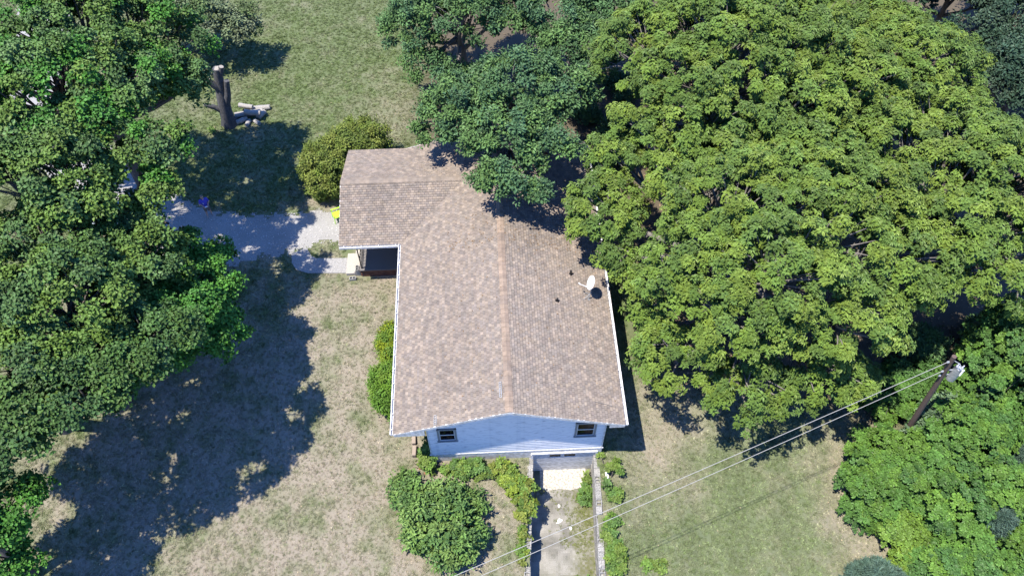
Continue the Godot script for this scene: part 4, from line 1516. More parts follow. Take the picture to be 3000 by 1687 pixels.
	var o := part("remote_control", rc, M.dish, self)
	o.transform = Transform3D(Basis(Vector3.UP, 0.5), at)
	tag(o, "small pale remote control held by the person in blue", "remote control")

# ------------------------------------------------------------------ the parked car
func make_car() -> void:
	var at := Vector3(-24.4, gh(-24.4, -16.9) + 0.03, -16.9)
	var root := thing("parked_car", "pale silver blue car parked under the left trees, mostly hidden by leaves", "car", at)
	root.rotation.y = 0.12
	var body := MB.new()
	# stations along x: position, half width, sill height, shoulder height
	var st := [[-2.15, 0.62, 0.42, 0.72], [-2.05, 0.78, 0.3, 0.86], [-1.5, 0.87, 0.24, 0.94], [-0.6, 0.9, 0.22, 0.95], [0.5, 0.9, 0.22, 0.94], [1.2, 0.88, 0.24, 0.9], [1.85, 0.8, 0.28, 0.78], [2.12, 0.62, 0.36, 0.62]]
	var rings := []
	for s in st:
		var w: float = s[1]
		var a: float = s[2]
		var b: float = s[3]
		var m := lerpf(a, b, 0.5)
		var ring := []
		for q in [[-w * 0.86, a], [-w * 0.99, lerpf(a, m, 0.4)], [-w, m], [-w * 0.97, lerpf(m, b, 0.7)], [-w * 0.86, b], [-w * 0.4, b + 0.03], [w * 0.4, b + 0.03], [w * 0.86, b], [w * 0.97, lerpf(m, b, 0.7)], [w, m], [w * 0.99, lerpf(a, m, 0.4)], [w * 0.86, a]]:
			ring.append(Vector3(s[0], q[1], q[0]))
		rings.append(ring)
	for i in rings.size() - 1:
		for j in 12:
			var q := (j + 1) % 12
			body.quad(rings[i][j], rings[i][q], rings[i + 1][q], rings[i + 1][j])
	for j in range(1, 11):
		body.tri(rings[0][0], rings[0][j + 1], rings[0][j])
		body.tri(rings[7][0], rings[7][j], rings[7][j + 1])
	part("body", body, M.paint, root)
	var low := [[-1.75, 0.78, 0.93], [1.05, 0.78, 0.9]]
	var hi := [[-1.15, 0.6, 1.42], [0.3, 0.6, 1.42]]
	var cab := MB.new()
	var p := []
	for q in [low[0], low[1]]:
		p.append(Vector3(q[0], q[2], q[1])); p.append(Vector3(q[0], q[2], -q[1]))
	for q in [hi[0], hi[1]]:
		p.append(Vector3(q[0], q[2], q[1])); p.append(Vector3(q[0], q[2], -q[1]))
	cab.hexa([p[0], p[2], p[3], p[1], p[4], p[6], p[7], p[5]])
	var cb := part("cabin", cab, M.paint, root)
	var glass_sets := [[p[2], p[3], p[7], p[6], Vector3(0.8, 0.9, 0)], [p[1], p[0], p[4], p[5], Vector3(-0.8, 0.9, 0)], [p[0], p[2], p[6], p[4], Vector3(0, 0.3, 1)], [p[3], p[1], p[5], p[7], Vector3(0, 0.3, -1)]]
	for g in glass_sets:
		var gm := MB.new()
		var c: Vector3 = (g[0] + g[1] + g[2] + g[3]) * 0.25
		var nn: Vector3 = g[4].normalized()
		var qs := []
		for i in 4: qs.append(c + (g[i] - c) * 0.86 + nn * 0.004)
		gm.prism(qs, nn * 0.008)
		part("window", gm, M.black, cb)
	for x in [-1.35, 1.35]:
		for s in [-1.0, 1.0]:
			var ty := MB.new()
			ty.tube([Vector3(x, 0.31, s * 0.7), Vector3(x, 0.31, s * 0.73), Vector3(x, 0.31, s * 0.88), Vector3(x, 0.31, s * 0.91)], [0.28, 0.31, 0.31, 0.27], 20)
			var wh := part("wheel", ty, M.tyre, root)
			var rm := MB.new()
			rm.tube([Vector3(x, 0.31, s * 0.9), Vector3(x, 0.31, s * 0.925)], [0.2, 0.18], 16)
			part("rim", rm, M.steel, wh)
	for s in [-1.0, 1.0]:
		var hl := MB.new()
		hl.bevel_box(Vector3(2.03, 0.6, s * 0.52), Vector3(0.1, 0.12, 0.24), 0.02)
		part("headlight", hl, M.dish, root)

# ------------------------------------------------------------------ all the plants
const HICKORY := [Color(0.107, 0.173, 0.034), Color(0.093, 0.158, 0.036), Color(0.123, 0.184, 0.036), Color(0.083, 0.140, 0.036)]
const OAK := [Color(0.069, 0.136, 0.056), Color(0.078, 0.150, 0.056), Color(0.062, 0.126, 0.059), Color(0.089, 0.165, 0.053)]
const MAPLE := [Color(0.052, 0.152, 0.024), Color(0.058, 0.166, 0.025), Color(0.047, 0.139, 0.025)]
const ASH := [Color(0.085, 0.152, 0.030), Color(0.071, 0.135, 0.034), Color(0.095, 0.164, 0.034), Color(0.060, 0.117, 0.037)]
const VINE := [Color(0.079, 0.167, 0.031), Color(0.069, 0.151, 0.032), Color(0.093, 0.182, 0.031), Color(0.059, 0.131, 0.035)]
const CEDAR := [Color(0.069, 0.125, 0.094), Color(0.081, 0.138, 0.106)]

const EAVE_LOBES := [Vector3(4.6, 6.7, -9.4), Vector3(5.6, 6.1, -8.3), Vector3(6.6, 5.6, -6.7), Vector3(7.2, 5.2, -5.0), Vector3(7.8, 4.9, -3.6)]

func make_trees() -> void:
	var hk := {"leaf": "hickory", "cols": HICKORY, "rb": 0.56, "per": 24, "dens": 0.6, "gap": -0.14, "dome": 0.85, "scale": 0.84, "bark": M.bark_pale}
	var g := "yellow green hickories right of the house"
	var lobes := auto_lobes(Vector3(13.6, 7.2, -7.4), Vector3(8.4, 5.2, 7.6), 15, 0.36)
	lobes.append([Vector3(5.4, 6.6, -10.6), Vector3(2.1, 1.5, 2.2)])
	lobes.append([Vector3(8.2, 4.7, -2.8), Vector3(2.0, 1.4, 1.8)])
	for q in EAVE_LOBES: lobes.append([q, Vector3(0.95, 0.65, 0.9)])
	lobes.append([Vector3(7.4, 9.3, -14.4), Vector3(1.6, 1.0, 1.4)])
	lobes.append([Vector3(8.0, 8.9, -12.8), Vector3(1.6, 1.0, 1.4)])
	lobes.append([Vector3(6.2, 7.8, -13.6), Vector3(1.4, 0.9, 1.2)])
	lobes.append([Vector3(11.2, 4.6, -0.9), Vector3(2.3, 1.4, 1.7)])
	lobes.append([Vector3(15.3, 4.4, -1.6), Vector3(2.2, 1.4, 1.7)])
	tree("hickory_tree", "biggest hickory, its yellow green boughs reaching over the right eave", "tree", g, Vector3(12.4, 0, -8.0), 0.48, 4.2, lobes, hk)
	lobes = auto_lobes(Vector3(13.2, 8.6, -18.0), Vector3(8.2, 5.4, 7.0), 13, 0.38)
	tree("hickory_tree", "tall hickory behind the biggest one at the top of the view", "tree", g, Vector3(13.0, 0, -19.0), 0.45, 4.5, lobes, hk)
	lobes = auto_lobes(Vector3(23.4, 6.8, -10.0), Vector3(6.8, 5.0, 7.0), 12, 0.4)
	tree("hickory_tree", "hickory right of the biggest one, above the utility pole", "tree", g, Vector3(22.5, 0, -11.5), 0.42, 4.0, lobes, hk)
	lobes = auto_lobes(Vector3(22.6, 5.8, -21.0), Vector3(6.2, 4.6, 6.0), 11, 0.4)
	tree("hickory_tree", "rounded hickory at the upper right edge beside the dark wood", "tree", g, Vector3(24.0, 0, -22.5), 0.42, 4.0, lobes, hk)
	lobes = auto_lobes(Vector3(18.0, 6.8, -29.5), Vector3(7.5, 4.6, 5.5), 11, 0.4)
	tree("hickory_tree", "hickory at the very top edge behind the tall one", "tree", g, Vector3(18.0, 0, -30.5), 0.4, 4.0, lobes, hk)
	# blue green oaks behind and over the house
	var ok := {"leaf": "oak", "cols": OAK, "rb": 0.6, "per": 24, "dens": 0.62, "gap": -0.2, "dome": 0.75, "scale": 0.9, "bark": M.bark_pale}
	var go := "blue green oaks behind the house"
	lobes = [[Vector3(-1.6, 7.2, -18.0), Vector3(2.6, 1.9, 2.3)], [Vector3(1.2, 8.4, -17.6), Vector3(2.6, 1.9, 2.4)], [Vector3(3.2, 7.8, -17.8), Vector3(2.4, 1.8, 2.3)], [Vector3(-2.9, 6.6, -17.6), Vector3(1.6, 1.2, 1.6)],
		[Vector3(0.6, 8.2, -14.6), Vector3(2.4, 1.5, 1.9)], [Vector3(0.8, 7.7, -12.5), Vector3(1.9, 0.9, 1.2)], [Vector3(-0.5, 7.4, -11.9), Vector3(1.1, 0.7, 0.9)], [Vector3(2.8, 7.6, -14.2), Vector3(1.5, 1.0, 1.4)], [Vector3(1.7, 7.2, -11.6), Vector3(0.8, 0.5, 0.7)]]
	tree("oak_tree", "blue green oak hanging low over the back of the roof", "tree", go, Vector3(1.2, 0, -20.6), 0.36, 3.6, lobes, ok)
	lobes = [[Vector3(-4.6, 6.2, -27.0), Vector3(2.2, 1.7, 2.0)], [Vector3(-1.8, 7.4, -26.2), Vector3(2.6, 2.0, 2.2)], [Vector3(0.8, 8.0, -26.6), Vector3(2.6, 2.0, 2.4)], [Vector3(-3.4, 6.8, -29.6), Vector3(2.8, 2.0, 2.4)], [Vector3(-0.4, 8.0, -30.0), Vector3(2.8, 2.2, 2.6)], [Vector3(-4.4, 4.6, -25.2), Vector3(1.5, 1.1, 1.3)], [Vector3(-2.6, 4.4, -24.0), Vector3(1.3, 1.0, 1.1)]]
	tree("oak_tree", "dark oak at the top of the view, left edge over the lawn", "tree", go, Vector3(-1.8, 0, -28.4), 0.34, 3.4, lobes, ok)
	lobes = [[Vector3(4.0, 7.4, -25.6), Vector3(2.6, 1.9, 2.4)], [Vector3(4.6, 7.6, -22.6), Vector3(1.7, 1.2, 1.4)], [Vector3(6.6, 7.2, -23.4), Vector3(1.8, 1.3, 1.6)], [Vector3(5.2, 8.0, -28.4), Vector3(3.0, 2.2, 2.6)], [Vector3(7.6, 7.6, -26.6), Vector3(2.0, 1.6, 1.9)]]
	tree("oak_tree", "oak between the dark oak and the tall hickory at the top", "tree", go, Vector3(5.2, 0, -27.2), 0.3, 3.4, lobes, ok)
	# trees on the left
	var ml := {"leaf": "maple", "cols": ASH + MAPLE + [OAK[3]], "rb": 0.6, "per": 26, "dens": 0.58, "gap": -0.18, "dome": 0.75, "scale": 0.95, "bark": M.bark}
	var gl := "broadleaf trees along the left edge"
	lobes = [[Vector3(-24.5, 12.0, -20.3), Vector3(3.0, 2.0, 2.5)], [Vector3(-21.6, 12.0, -20.2), Vector3(3.0, 2.0, 2.5)], [Vector3(-19.6, 11.0, -21.4), Vector3(2.6, 1.7, 2.2)], [Vector3(-18.0, 9.5, -21.6), Vector3(2.3, 1.5, 2.0)], [Vector3(-21.2, 13.0, -14.6), Vector3(2.8, 1.8, 2.4)], [Vector3(-18.8, 12.5, -15.4), Vector3(2.6, 1.7, 2.2)],
		[Vector3(-17.8, 10.0, -18.0), Vector3(2.2, 1.4, 1.9)], [Vector3(-18.0, 7.6, -20.2), Vector3(1.5, 1.0, 1.3)], [Vector3(-18.2, 12.0, -13.0), Vector3(1.4, 0.9, 1.3)], [Vector3(-19.8, 12.5, -12.6), Vector3(2.0, 1.3, 1.7)], [Vector3(-22.2, 13.0, -13.0), Vector3(2.4, 1.6, 2.0)], [Vector3(-27.0, 11.5, -19.0), Vector3(3.0, 2.0, 2.5)], [Vector3(-25.5, 12.5, -15.5), Vector3(2.8, 1.8, 2.4)]]
	tree("maple_tree", "wide dark green maple at the upper left beside the dead trunk", "tree", gl, Vector3(-22.4, 0, -19.6), 0.46, 6.0, lobes, ml)
	ml = ml.duplicate()
	ml.gap = -0.05
	lobes = [[Vector3(-16.0, 11.5, -11.4), Vector3(1.4, 0.9, 1.2)], [Vector3(-15.6, 10.5, -10.8), Vector3(0.9, 0.6, 0.8)], [Vector3(-16.1, 10.5, -9.8), Vector3(1.1, 0.7, 0.9)], [Vector3(-15.9, 9.0, -9.0), Vector3(0.9, 0.6, 0.8)], [Vector3(-16.8, 12.0, -11.0), Vector3(1.2, 0.8, 1.0)]]
	tree("maple_tree", "thin crowned dark maple between the bright maples over the drive", "tree", gl, Vector3(-21.6, 0, -13.0), 0.26, 6.0, lobes, ml)
	var pale := {"leaf": "oak", "cols": [Color(0.12, 0.16, 0.085), Color(0.1, 0.15, 0.06), Color(0.14, 0.175, 0.1)], "rb": 0.7, "per": 30, "dens": 0.6, "gap": -0.2, "bark": M.bark}
	lobes = [[Vector3(-20.0, 3.6, -32.4), Vector3(2.5, 1.6, 2.2)], [Vector3(-18.2, 2.9, -31.8), Vector3(1.9, 1.4, 1.5)], [Vector3(-22.0, 4.2, -33.0), Vector3(2.3, 1.6, 2.0)]]
	tree("young_tree", "pale grey green young tree at the top left edge of the lawn", "tree", gl, Vector3(-20.2, 0, -33.2), 0.2, 1.6, lobes, pale)
	var yl := {"leaf": "maple", "cols": ASH, "rb": 0.58, "per": 26, "dens": 0.62, "gap": -0.15, "dome": 0.8, "scale": 0.95, "bark": M.bark}
	lobes = [[Vector3(-19.7, 12.0, -9.8), Vector3(2.3, 1.6, 2.1)], [Vector3(-18.7, 11.0, -10.9), Vector3(1.7, 1.2, 1.5)], [Vector3(-21.2, 12.0, -8.9), Vector3(2.2, 1.5, 2.0)], [Vector3(-19.0, 11.0, -8.6), Vector3(1.6, 1.1, 1.4)], [Vector3(-23.0, 11.5, -10.4), Vector3(2.4, 1.6, 2.2)]]
	tree("maple_tree", "bright green maple at the left edge above the hidden car", "tree", gl, Vector3(-21.8, 0, -10.2), 0.34, 6.0, lobes, yl)
	lobes = [[Vector3(-19.0, 10.0, -3.6), Vector3(3.0, 2.2, 2.6)], [Vector3(-20.4, 9.6, -7.0), Vector3(2.8, 2.0, 2.6)], [Vector3(-18.6, 8.8, -8.6), Vector3(2.2, 1.5, 1.8)], [Vector3(-19.4, 9.4, -0.4), Vector3(2.4, 1.8, 2.2)], [Vector3(-22.0, 9.6, -2.6), Vector3(2.8, 2.2, 2.8)], [Vector3(-17.0, 8.6, -6.4), Vector3(2.2, 1.5, 2.0)]]
	tree("maple_tree", "yellow green tree crown highest at the left edge of the view", "tree", gl, Vector3(-20.6, 0, -4.4), 0.42, 4.5, lobes, yl)
	var mg := {"leaf": "maple", "cols": MAPLE, "rb": 0.6, "per": 30, "dens": 0.7, "gap": -0.26, "dome": 0.7, "scale": 0.9, "bark": M.bark}
	lobes = [[Vector3(-15.4, 6.2, -6.6), Vector3(2.3, 1.5, 2.0)], [Vector3(-14.6, 5.0, -5.2), Vector3(1.7, 1.1, 1.5)], [Vector3(-15.9, 6.9, -4.6), Vector3(2.2, 1.5, 1.8)], [Vector3(-16.2, 5.4, -9.4), Vector3(2.2, 1.2, 1.8)], [Vector3(-17.0, 7.6, -2.6), Vector3(2.2, 1.4, 1.8)], [Vector3(-18.0, 6.2, -7.0), Vector3(2.4, 1.5, 2.2)]]
	tree("maple_tree", "deep green maple leaning over the front lawn with a wide shadow", "tree", gl, Vector3(-20.4, 0, -7.0), 0.34, 3.4, lobes, mg)
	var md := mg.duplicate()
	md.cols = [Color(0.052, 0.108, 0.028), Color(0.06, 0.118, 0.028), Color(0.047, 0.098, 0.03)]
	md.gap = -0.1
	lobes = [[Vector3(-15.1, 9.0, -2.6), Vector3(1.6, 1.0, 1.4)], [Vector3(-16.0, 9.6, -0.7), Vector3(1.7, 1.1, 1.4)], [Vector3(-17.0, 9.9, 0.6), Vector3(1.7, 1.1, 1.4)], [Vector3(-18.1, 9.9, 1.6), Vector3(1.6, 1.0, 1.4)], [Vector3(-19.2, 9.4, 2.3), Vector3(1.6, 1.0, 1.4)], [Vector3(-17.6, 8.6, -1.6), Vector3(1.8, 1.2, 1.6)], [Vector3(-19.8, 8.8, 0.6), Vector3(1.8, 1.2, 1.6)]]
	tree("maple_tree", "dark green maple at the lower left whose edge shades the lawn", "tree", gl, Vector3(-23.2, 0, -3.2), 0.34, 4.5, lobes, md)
	lobes = [[Vector3(-22.6, 8.5, 1.8), Vector3(1.9, 1.3, 1.6)], [Vector3(-24.4, 9.0, 0.4), Vector3(2.2, 1.5, 1.8)], [Vector3(-21.6, 5.6, 3.8), Vector3(1.8, 1.4, 1.6)], [Vector3(-23.2, 6.4, 4.6), Vector3(2.4, 1.8, 2.2)], [Vector3(-21.6, 4.6, 5.6), Vector3(1.5, 1.1, 1.3)]]
	tree("maple_tree", "green maple in the bottom left corner of the view", "tree", gl, Vector3(-23.2, 0, 4.4), 0.28, 3.0, lobes, mg)
	# dark wood in the upper right corner
	var dk := {"leaf": "oak", "cols": [Color(0.035, 0.07, 0.045), Color(0.042, 0.08, 0.05), Color(0.05, 0.085, 0.055)], "rb": 0.8, "per": 30, "dens": 0.6, "gap": -0.2, "bark": M.bark}
	var k := 0
	for q in [[33.5, -22.0, "dark blue green tree nearest the right edge in the far corner"], [34.5, -27.5, "dark blue green tree in the middle of the far right corner"], [37.0, -33.0, "dark blue green tree farthest back in the upper right corner"], [32.5, -31.5, "dark blue green tree at the top edge right of the hickories"], [38.5, -25.0, "dark blue green tree cut off by the right edge of the view"]]:
		lobes = auto_lobes(Vector3(q[0], 4.2, q[1]), Vector3(3.4, 3.0, 3.4), 6, 0.5)
		tree("wood_tree", q[2], "tree", "dark wood in the far right corner", Vector3(q[0], 0, q[1]), 0.28, 2.2, lobes, dk)
		k += 1

func creeper(label: String, group: String, a: Vector3, b: Vector3, n: int, r: Vector3, o: Dictionary) -> void:
	var lobes := []
	for i in n:
		var k := rng.randf_range(0.55, 1.25)
		var p := a.lerp(b, (i + rng.randf()) / n) + Vector3(rng.randf_range(-0.6, 0.6) * r.x, rng.randf_range(-0.2, 0.3) * r.y, rng.randf_range(-0.6, 0.6) * r.z)
		lobes.append([p, r * k])
	var m := (a + b) * 0.5
	shrub("creeper" if not "weeds" in label else "weed_clump", label, "creeper" if not "weeds" in label else "weeds", group, Vector3(m.x, minf(a.y, b.y), m.z), lobes, o, 1)

func make_shrubs() -> void:
	var ol := {"leaf": "oak", "scale": 0.72, "cols": [Color(0.125, 0.175, 0.035), Color(0.105, 0.15, 0.035), Color(0.15, 0.185, 0.042)], "rb": 0.42, "per": 18, "dens": 0.9, "gap": -0.45, "low": -0.75, "dome": 0.8, "up": 0.4}
	shrub("round_shrub", "big clipped olive green shrub beside the wing's gable end", "shrub", "", Vector3(-10.4, 0, -19.8), [[Vector3(-10.6, 1.35, -18.9), Vector3(1.5, 1.5, 1.4)], [Vector3(-9.5, 1.5, -20.4), Vector3(1.7, 1.6, 1.5)], [Vector3(-10.9, 1.2, -20.2), Vector3(1.3, 1.3, 1.3)], [Vector3(-8.5, 1.4, -21.6), Vector3(1.5, 1.45, 1.3)]], ol)
	var br := {"leaf": "oak", "scale": 0.55, "cols": [Color(0.11, 0.21, 0.028), Color(0.09, 0.18, 0.028), Color(0.13, 0.22, 0.033)], "rb": 0.34, "per": 26, "dens": 0.9, "gap": -0.5, "low": -0.7, "dome": 0.8, "up": 0.4}
	var yb := br.duplicate()
	yb.cols = [Color(0.17, 0.22, 0.02), Color(0.13, 0.2, 0.025), Color(0.1, 0.18, 0.03)]
	shrub("foundation_shrub", "yellow green shrub under the left eave, farther from the gable", "shrub", "shrubs under the left eave", Vector3(-6.0, 0, -6.6), [[Vector3(-6.1, 0.8, -6.8), Vector3(0.75, 0.85, 0.8)], [Vector3(-5.9, 0.75, -5.9), Vector3(0.6, 0.75, 0.6)]], yb)
	shrub("foundation_shrub", "larger bright green shrub under the left eave, nearer the gable", "shrub", "shrubs under the left eave", Vector3(-6.1, 0, -4.0), [[Vector3(-6.2, 0.7, -4.3), Vector3(0.95, 1.0, 0.95)], [Vector3(-6.1, 0.5, -3.4), Vector3(0.8, 0.85, 0.75)]], br)
	var bu := {"leaf": "oak", "cols": [Color(0.105, 0.19, 0.05), Color(0.085, 0.16, 0.05), Color(0.13, 0.21, 0.06)], "rb": 0.36, "per": 8, "dens": 0.62, "gap": -0.24, "low": -0.6, "scale": 0.95, "dome": 0.8, "up": 0.5}
	shrub("wild_bush", "broad leafy bush standing left of the sunken driveway", "bush", "", Vector3(-3.6, 0, 2.9), [[Vector3(-3.8, 0.1, 2.9), Vector3(1.3, 1.3, 1.3)], [Vector3(-2.8, 0.0, 3.4), Vector3(1.3, 1.2, 1.2)], [Vector3(-4.6, -0.2, 2.1), Vector3(1.0, 0.9, 1.0)], [Vector3(-5.3, -0.45, 1.1), Vector3(0.7, 0.7, 0.8)], [Vector3(-3.4, -0.2, 1.9), Vector3(1.2, 0.8, 0.9)], [Vector3(-2.9, -0.2, 4.5), Vector3(0.9, 0.8, 0.7)], [Vector3(-1.9, -0.3, 3.0), Vector3(0.9, 0.7, 0.8)], [Vector3(-4.4, -0.3, 3.6), Vector3(0.8, 0.7, 0.7)], [Vector3(-2.0, -0.5, 2.0), Vector3(0.6, 0.4, 0.5)]], bu, 2)
	# creepers at the gable and along the block walls
	var iv := {"leaf": "vine", "cols": [Color(0.1, 0.18, 0.035), Color(0.08, 0.15, 0.04), Color(0.125, 0.19, 0.04)], "rb": 0.26, "per": 6, "dens": 0.55, "gap": -0.12, "low": -0.2, "dome": 0.8, "scale": 1.0}
	var yv := iv.duplicate()
	yv.cols = [Color(0.15, 0.21, 0.03), Color(0.12, 0.19, 0.035), Color(0.1, 0.175, 0.035), Color(0.16, 0.2, 0.04)]
	var gi := "creepers around the gable and driveway walls"
	creeper("leafy green creeper along the foot of the gable wall, left part", gi, Vector3(-3.8, -0.7, -0.1), Vector3(-0.8, -0.75, 0.15), 16, Vector3(0.5, 0.42, 0.34), iv)
	creeper("green climber at the left gable corner beside the tan edging", gi, Vector3(-4.3, -0.5, -0.2), Vector3(-4.35, 0.2, -1.3), 6, Vector3(0.28, 0.4, 0.3), iv)
	creeper("yellow green creeper heaped on the left block wall near the garage", gi, Vector3(-0.4, -0.8, 0.1), Vector3(0.85, -0.7, 1.9), 11, Vector3(0.45, 0.38, 0.45), yv)
	creeper("yellow green creeper trailing along the middle of the left block wall", gi, Vector3(0.85, -0.85, 1.9), Vector3(0.55, -1.0, 3.2), 6, Vector3(0.26, 0.22, 0.35), yv)
	creeper("small bright creeper on the left block wall near the lower wire", gi, Vector3(0.55, -1.0, 4.2), Vector3(0.7, -1.05, 4.7), 3, Vector3(0.3, 0.22, 0.3), yv)
	creeper("small green creeper on the left block wall at the bottom edge", gi, Vector3(0.5, -1.05, 5.4), Vector3(0.5, -1.1, 6.0), 3, Vector3(0.3, 0.22, 0.3), yv)
	creeper("green creeper beside the top of the right block wall by the house", gi, Vector3(4.95, -0.55, -0.2), Vector3(5.25, -0.85, 1.9), 11, Vector3(0.36, 0.35, 0.4), iv)
	creeper("thin green creeper beside the lower half of the right block wall", gi, Vector3(4.95, -0.95, 2.9), Vector3(4.85, -1.1, 5.6), 9, Vector3(0.28, 0.2, 0.4), iv)
	creeper("dense creeper beyond the foot of the right block wall", gi, Vector3(5.1, -1.05, 4.6), Vector3(5.0, -1.15, 6.0), 6, Vector3(0.36, 0.25, 0.4), iv)
	creeper("tall weeds inside the sunken driveway against the right wall", gi, Vector3(3.98, FLOOR_LOW + 0.05, 0.0), Vector3(3.95, FLOOR_LOW + 0.05, 1.5), 6, Vector3(0.28, 0.4, 0.35), iv)
	creeper("low weeds at the bottom edge of the sunken driveway", gi, Vector3(2.4, FLOOR_LOW, 5.6), Vector3(3.9, FLOOR_LOW, 5.8), 6, Vector3(0.35, 0.18, 0.3), iv)
	creeper("green weeds round the foot of the dead trunk", gi, Vector3(-18.9, 0.0, -24.8), Vector3(-17.6, 0.0, -24.6), 5, Vector3(0.4, 0.25, 0.3), iv)
	creeper("straggling green weeds on the lawn right of the lower driveway wall", gi, Vector3(6.3, -1.1, 5.0), Vector3(7.2, -1.1, 5.4), 3, Vector3(0.22, 0.1, 0.2), iv)
	# understory below the trees
	var us := {"leaf": "oak", "cols": OAK, "rb": 0.42, "per": 14, "dens": 0.7, "gap": -0.25, "low": -0.3, "dome": 0.7, "scale": 0.85}
	var gu := "understory bushes below the trees"
	for q in [[6.9, -24.6, 1.3, "understory bush in the hollow right of the dark oak"], [8.2, -22.0, 1.4, "understory bush in the hollow behind the overhanging oak"], [7.0, -19.6, 1.2, "understory bush nearest the back right house corner"], [2.2, -24.4, 1.2, "understory bush between the two oaks behind the house"], [8.6, -27.5, 1.4, "understory bush at the top between oak and hickory"],
		[28.6, -25.5, 1.5, "understory bush between the hickories and the dark wood"], [30.0, -20.5, 1.4, "understory bush at the right edge by the dark wood"], [24.5, -33.5, 1.6, "understory bush at the top edge of the view"], [25.5, -5.8, 1.5, "understory bush at the right edge above the vines"], [22.6, -6.4, 1.3, "understory bush under the hickory above the pole"], [8.6, -6.2, 0.9, "understory bush under the hickory beside the right eave"]]:
		var y0 := gh(q[0], q[1])
		var lb := []
		for i in 4: lb.append([Vector3(q[0] + rng.randf_range(-1.0, 1.0) * q[2], y0 + 0.3 * q[2], q[1] + rng.randf_range(-0.9, 0.9) * q[2]), Vector3(1, 0.7, 1) * q[2] * rng.randf_range(0.5, 0.8)])
		shrub("understory_bush", q[3], "bush", gu, Vector3(q[0], 0, q[1]), lb, us, 2)
	# vine smothered thicket on the lower right
	var kv := {"leaf": "vine", "cols": VINE, "rb": 0.5, "per": 28, "dens": 0.85, "gap": -0.3, "low": -0.35, "dome": 0.7, "up": 0.8}
	var gk := "vine covered thickets at the lower right"
	shrub("vine_thicket", "rounded green vine mound jutting furthest left into the lawn", "thicket", gk, Vector3(18.0, 0, 2.4), [[Vector3(17.8, 0.0, 2.6), Vector3(1.5, 1.7, 1.5)], [Vector3(18.5, 0.3, 1.2), Vector3(1.5, 1.8, 1.5)], [Vector3(19.2, 0.3, 2.2), Vector3(1.4, 1.9, 1.5)]], kv)
	shrub("vine_thicket", "biggest bright green vine covered mound below the utility pole", "thicket", gk, Vector3(21.6, 0, 2.8), [[Vector3(20.8, 0.8, 2.0), Vector3(2.0, 2.3, 2.0)], [Vector3(22.0, 1.6, 1.0), Vector3(2.0, 2.8, 2.0)], [Vector3(21.6, 1.0, 3.8), Vector3(2.2, 2.4, 2.0)], [Vector3(23.4, 1.4, 3.0), Vector3(2.0, 2.6, 2.2)], [Vector3(20.2, 0.3, 3.8), Vector3(1.3, 1.8, 1.4)]], kv)
	shrub("vine_thicket", "green vine covered mound at the bottom right corner", "thicket", gk, Vector3(20.8, 0, 6.6), [[Vector3(20.0, 0.0, 6.6), Vector3(1.7, 1.7, 1.5)], [Vector3(21.8, 0.3, 6.4), Vector3(1.8, 2.0, 1.6)], [Vector3(23.4, 0.6, 6.2), Vector3(1.8, 2.2, 1.8)], [Vector3(19.0, -0.3, 7.4), Vector3(1.0, 1.1, 1.0)]], kv)
	var ky := kv.duplicate()
	ky.cols = [Color(0.13, 0.21, 0.028), Color(0.105, 0.185, 0.03), Color(0.09, 0.165, 0.03)]
	shrub("vine_thicket", "yellow green leafy growth between the rounded mound and bottom corner", "thicket", gk, Vector3(18.9, 0, 4.9), [[Vector3(18.6, -0.1, 4.6), Vector3(0.9, 1.1, 0.8)], [Vector3(18.9, -0.1, 5.5), Vector3(0.8, 1.0, 0.8)], [Vector3(18.5, -0.3, 6.1), Vector3(0.7, 0.8, 0.6)]], ky)
	var kd := kv.duplicate()
	kd.rb = 0.6
	shrub("vine_thicket", "vine hung tree wall at the right edge above the pole", "thicket", gk, Vector3(25.2, 0, -1.4), [[Vector3(24.4, 2.2, -1.2), Vector3(1.8, 3.0, 1.8)], [Vector3(25.8, 3.4, -3.2), Vector3(2.2, 3.6, 2.2)], [Vector3(26.0, 2.4, 0.4), Vector3(2.0, 3.2, 2.0)]], kd)
	shrub("vine_thicket", "low undergrowth behind the foot of the utility pole", "thicket", gk, Vector3(20.8, 0, -3.0), [[Vector3(20.2, -0.2, -2.6), Vector3(1.5, 0.8, 1.4)], [Vector3(22.0, -0.1, -3.4), Vector3(1.6, 1.0, 1.5)], [Vector3(18.6, -0.3, -4.0), Vector3(1.4, 0.6, 1.2)]], kv)
	var pl := kv.duplicate()
	pl.cols = [Color(0.1, 0.16, 0.085), Color(0.085, 0.14, 0.075)]
	pl.leaf = "oak"
	shrub("vine_thicket", "pale leaved sapling close beside the utility pole", "thicket", gk, Vector3(20.9, 0, 0.6), [[Vector3(20.5, 0.8, 0.3), Vector3(0.8, 1.4, 0.7)], [Vector3(21.2, 2.0, -0.2), Vector3(0.7, 1.2, 0.7)]], pl)
	var cd := {"leaf": "cedar", "cols": CEDAR, "rb": 0.34, "per": 26, "dens": 0.9, "gap": -0.5, "low": -0.7, "dome": 0.9, "up": 0.9, "bark": M.bark}
	for q in [[16.9, 6.9, 1.2, 2.2, "blue green cedar at the bottom edge of the lawn"], [24.6, 2.6, 1.5, 5.6, "blue green cedar poking out of the vines at the right edge"], [22.0, 5.0, 0.8, 4.0, "slim blue green cedar top among the vine covered mounds"]]:
		var y0 := gh(q[0], q[1])
		var lb := []
		for i in 4: lb.append([Vector3(q[0], y0 + q[3] * (0.25 + 0.2 * i), q[1]), Vector3(q[2] * (1.0 - 0.2 * i), q[3] * 0.2, q[2] * (1.0 - 0.2 * i))])
		tree("cedar_tree", q[4], "tree", "blue green cedars at the lower right", Vector3(q[0], 0, q[1]), 0.12, q[3] * 0.4, lb, cd)

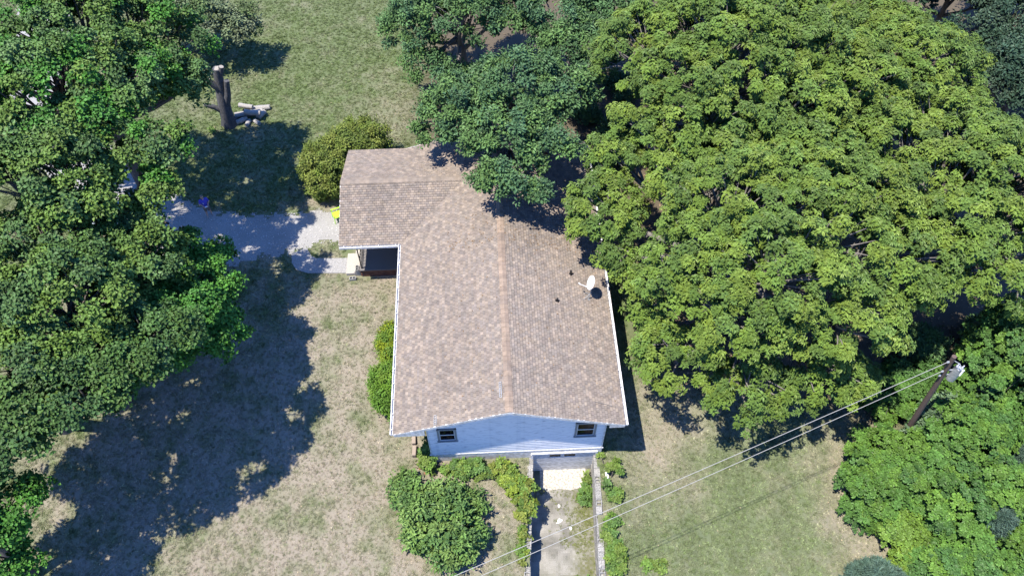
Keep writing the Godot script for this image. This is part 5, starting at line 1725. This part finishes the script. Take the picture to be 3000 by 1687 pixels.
func _ready() -> void:
	rng.seed = 20240817
	n_wide.seed = 3; n_wide.frequency = 0.05
	n_mid.seed = 9; n_mid.frequency = 0.22; n_mid.fractal_octaves = 4
	n_fine.seed = 14; n_fine.frequency = 1.1; n_fine.fractal_octaves = 3
	n_gap.seed = 23; n_gap.frequency = 0.55; n_gap.fractal_octaves = 2
	# camera
	var cam := Camera3D.new()
	cam.name = "camera"
	cam.position = Vector3(-0.59, 38.23, 16.38)
	cam.rotation_degrees = Vector3(-54.68, -2.52, -0.15)
	cam.fov = 39.46
	cam.near = 0.5
	cam.far = 1200.0
	add_child(cam)
	cam.current = true
	# sky, exposure
	var env := Environment.new()
	env.background_mode = Environment.BG_SKY
	var sky := Sky.new()
	var ps := ProceduralSkyMaterial.new()
	ps.sky_top_color = Color(0.31, 0.5, 0.83)
	ps.sky_horizon_color = Color(0.72, 0.81, 0.92)
	ps.sky_curve = 0.12
	ps.ground_bottom_color = Color(0.2, 0.22, 0.16)
	ps.ground_horizon_color = Color(0.5, 0.58, 0.62)
	ps.energy_multiplier = 1.0
	sky.sky_material = ps
	env.sky = sky
	env.tonemap_mode = Environment.TONE_MAPPER_LINEAR
	env.tonemap_exposure = 2.1
	env.sdfgi_enabled = true
	env.ssao_enabled = true
	env.ssil_enabled = true
	var we := WorldEnvironment.new()
	we.name = "world"
	we.environment = env
	add_child(we)
	# the sun, high and a little left of the gable
	var sun := DirectionalLight3D.new()
	sun.name = "sun"
	sun.light_energy = 1.6
	sun.light_angular_distance = 0.5
	sun.light_color = Color(1.0, 0.96, 0.9)
	sun.shadow_enabled = true
	sun.look_at_from_position(Vector3.ZERO, Vector3(0.345, -1.0, -0.128), Vector3(0, 0, 1))
	add_child(sun)
	make_materials()
	make_leaf_meshes()
	make_ground()
	make_drive()
	make_paving()
	make_house()
	retaining_wall("grey concrete block wall on the left side of the sunken driveway", true)
	retaining_wall("grey concrete block wall on the right side of the sunken driveway", false)
	make_trees()
	make_shrubs()
	make_grass()
	make_fallen_leaves()
	make_pole()
	make_snag()
	make_logs()
	make_dish()
	vent_pipe(3.6, -8.44, 0.3, "black vent pipe on the right roof slope, farther from the gable")
	vent_pipe(2.73, -6.58, 0.22, "black vent pipe on the right roof slope, nearer the ridge and gable")
	roof_strip(-0.36, -1.2, 0.8, "pale perforated strip beside the ridge above the near gable")
	roof_strip(-3.44, -0.3, 0.5, "pale perforated strip at the left rake of the near gable")
	make_chair()
	make_yard_bits()
	make_person()
	make_car()
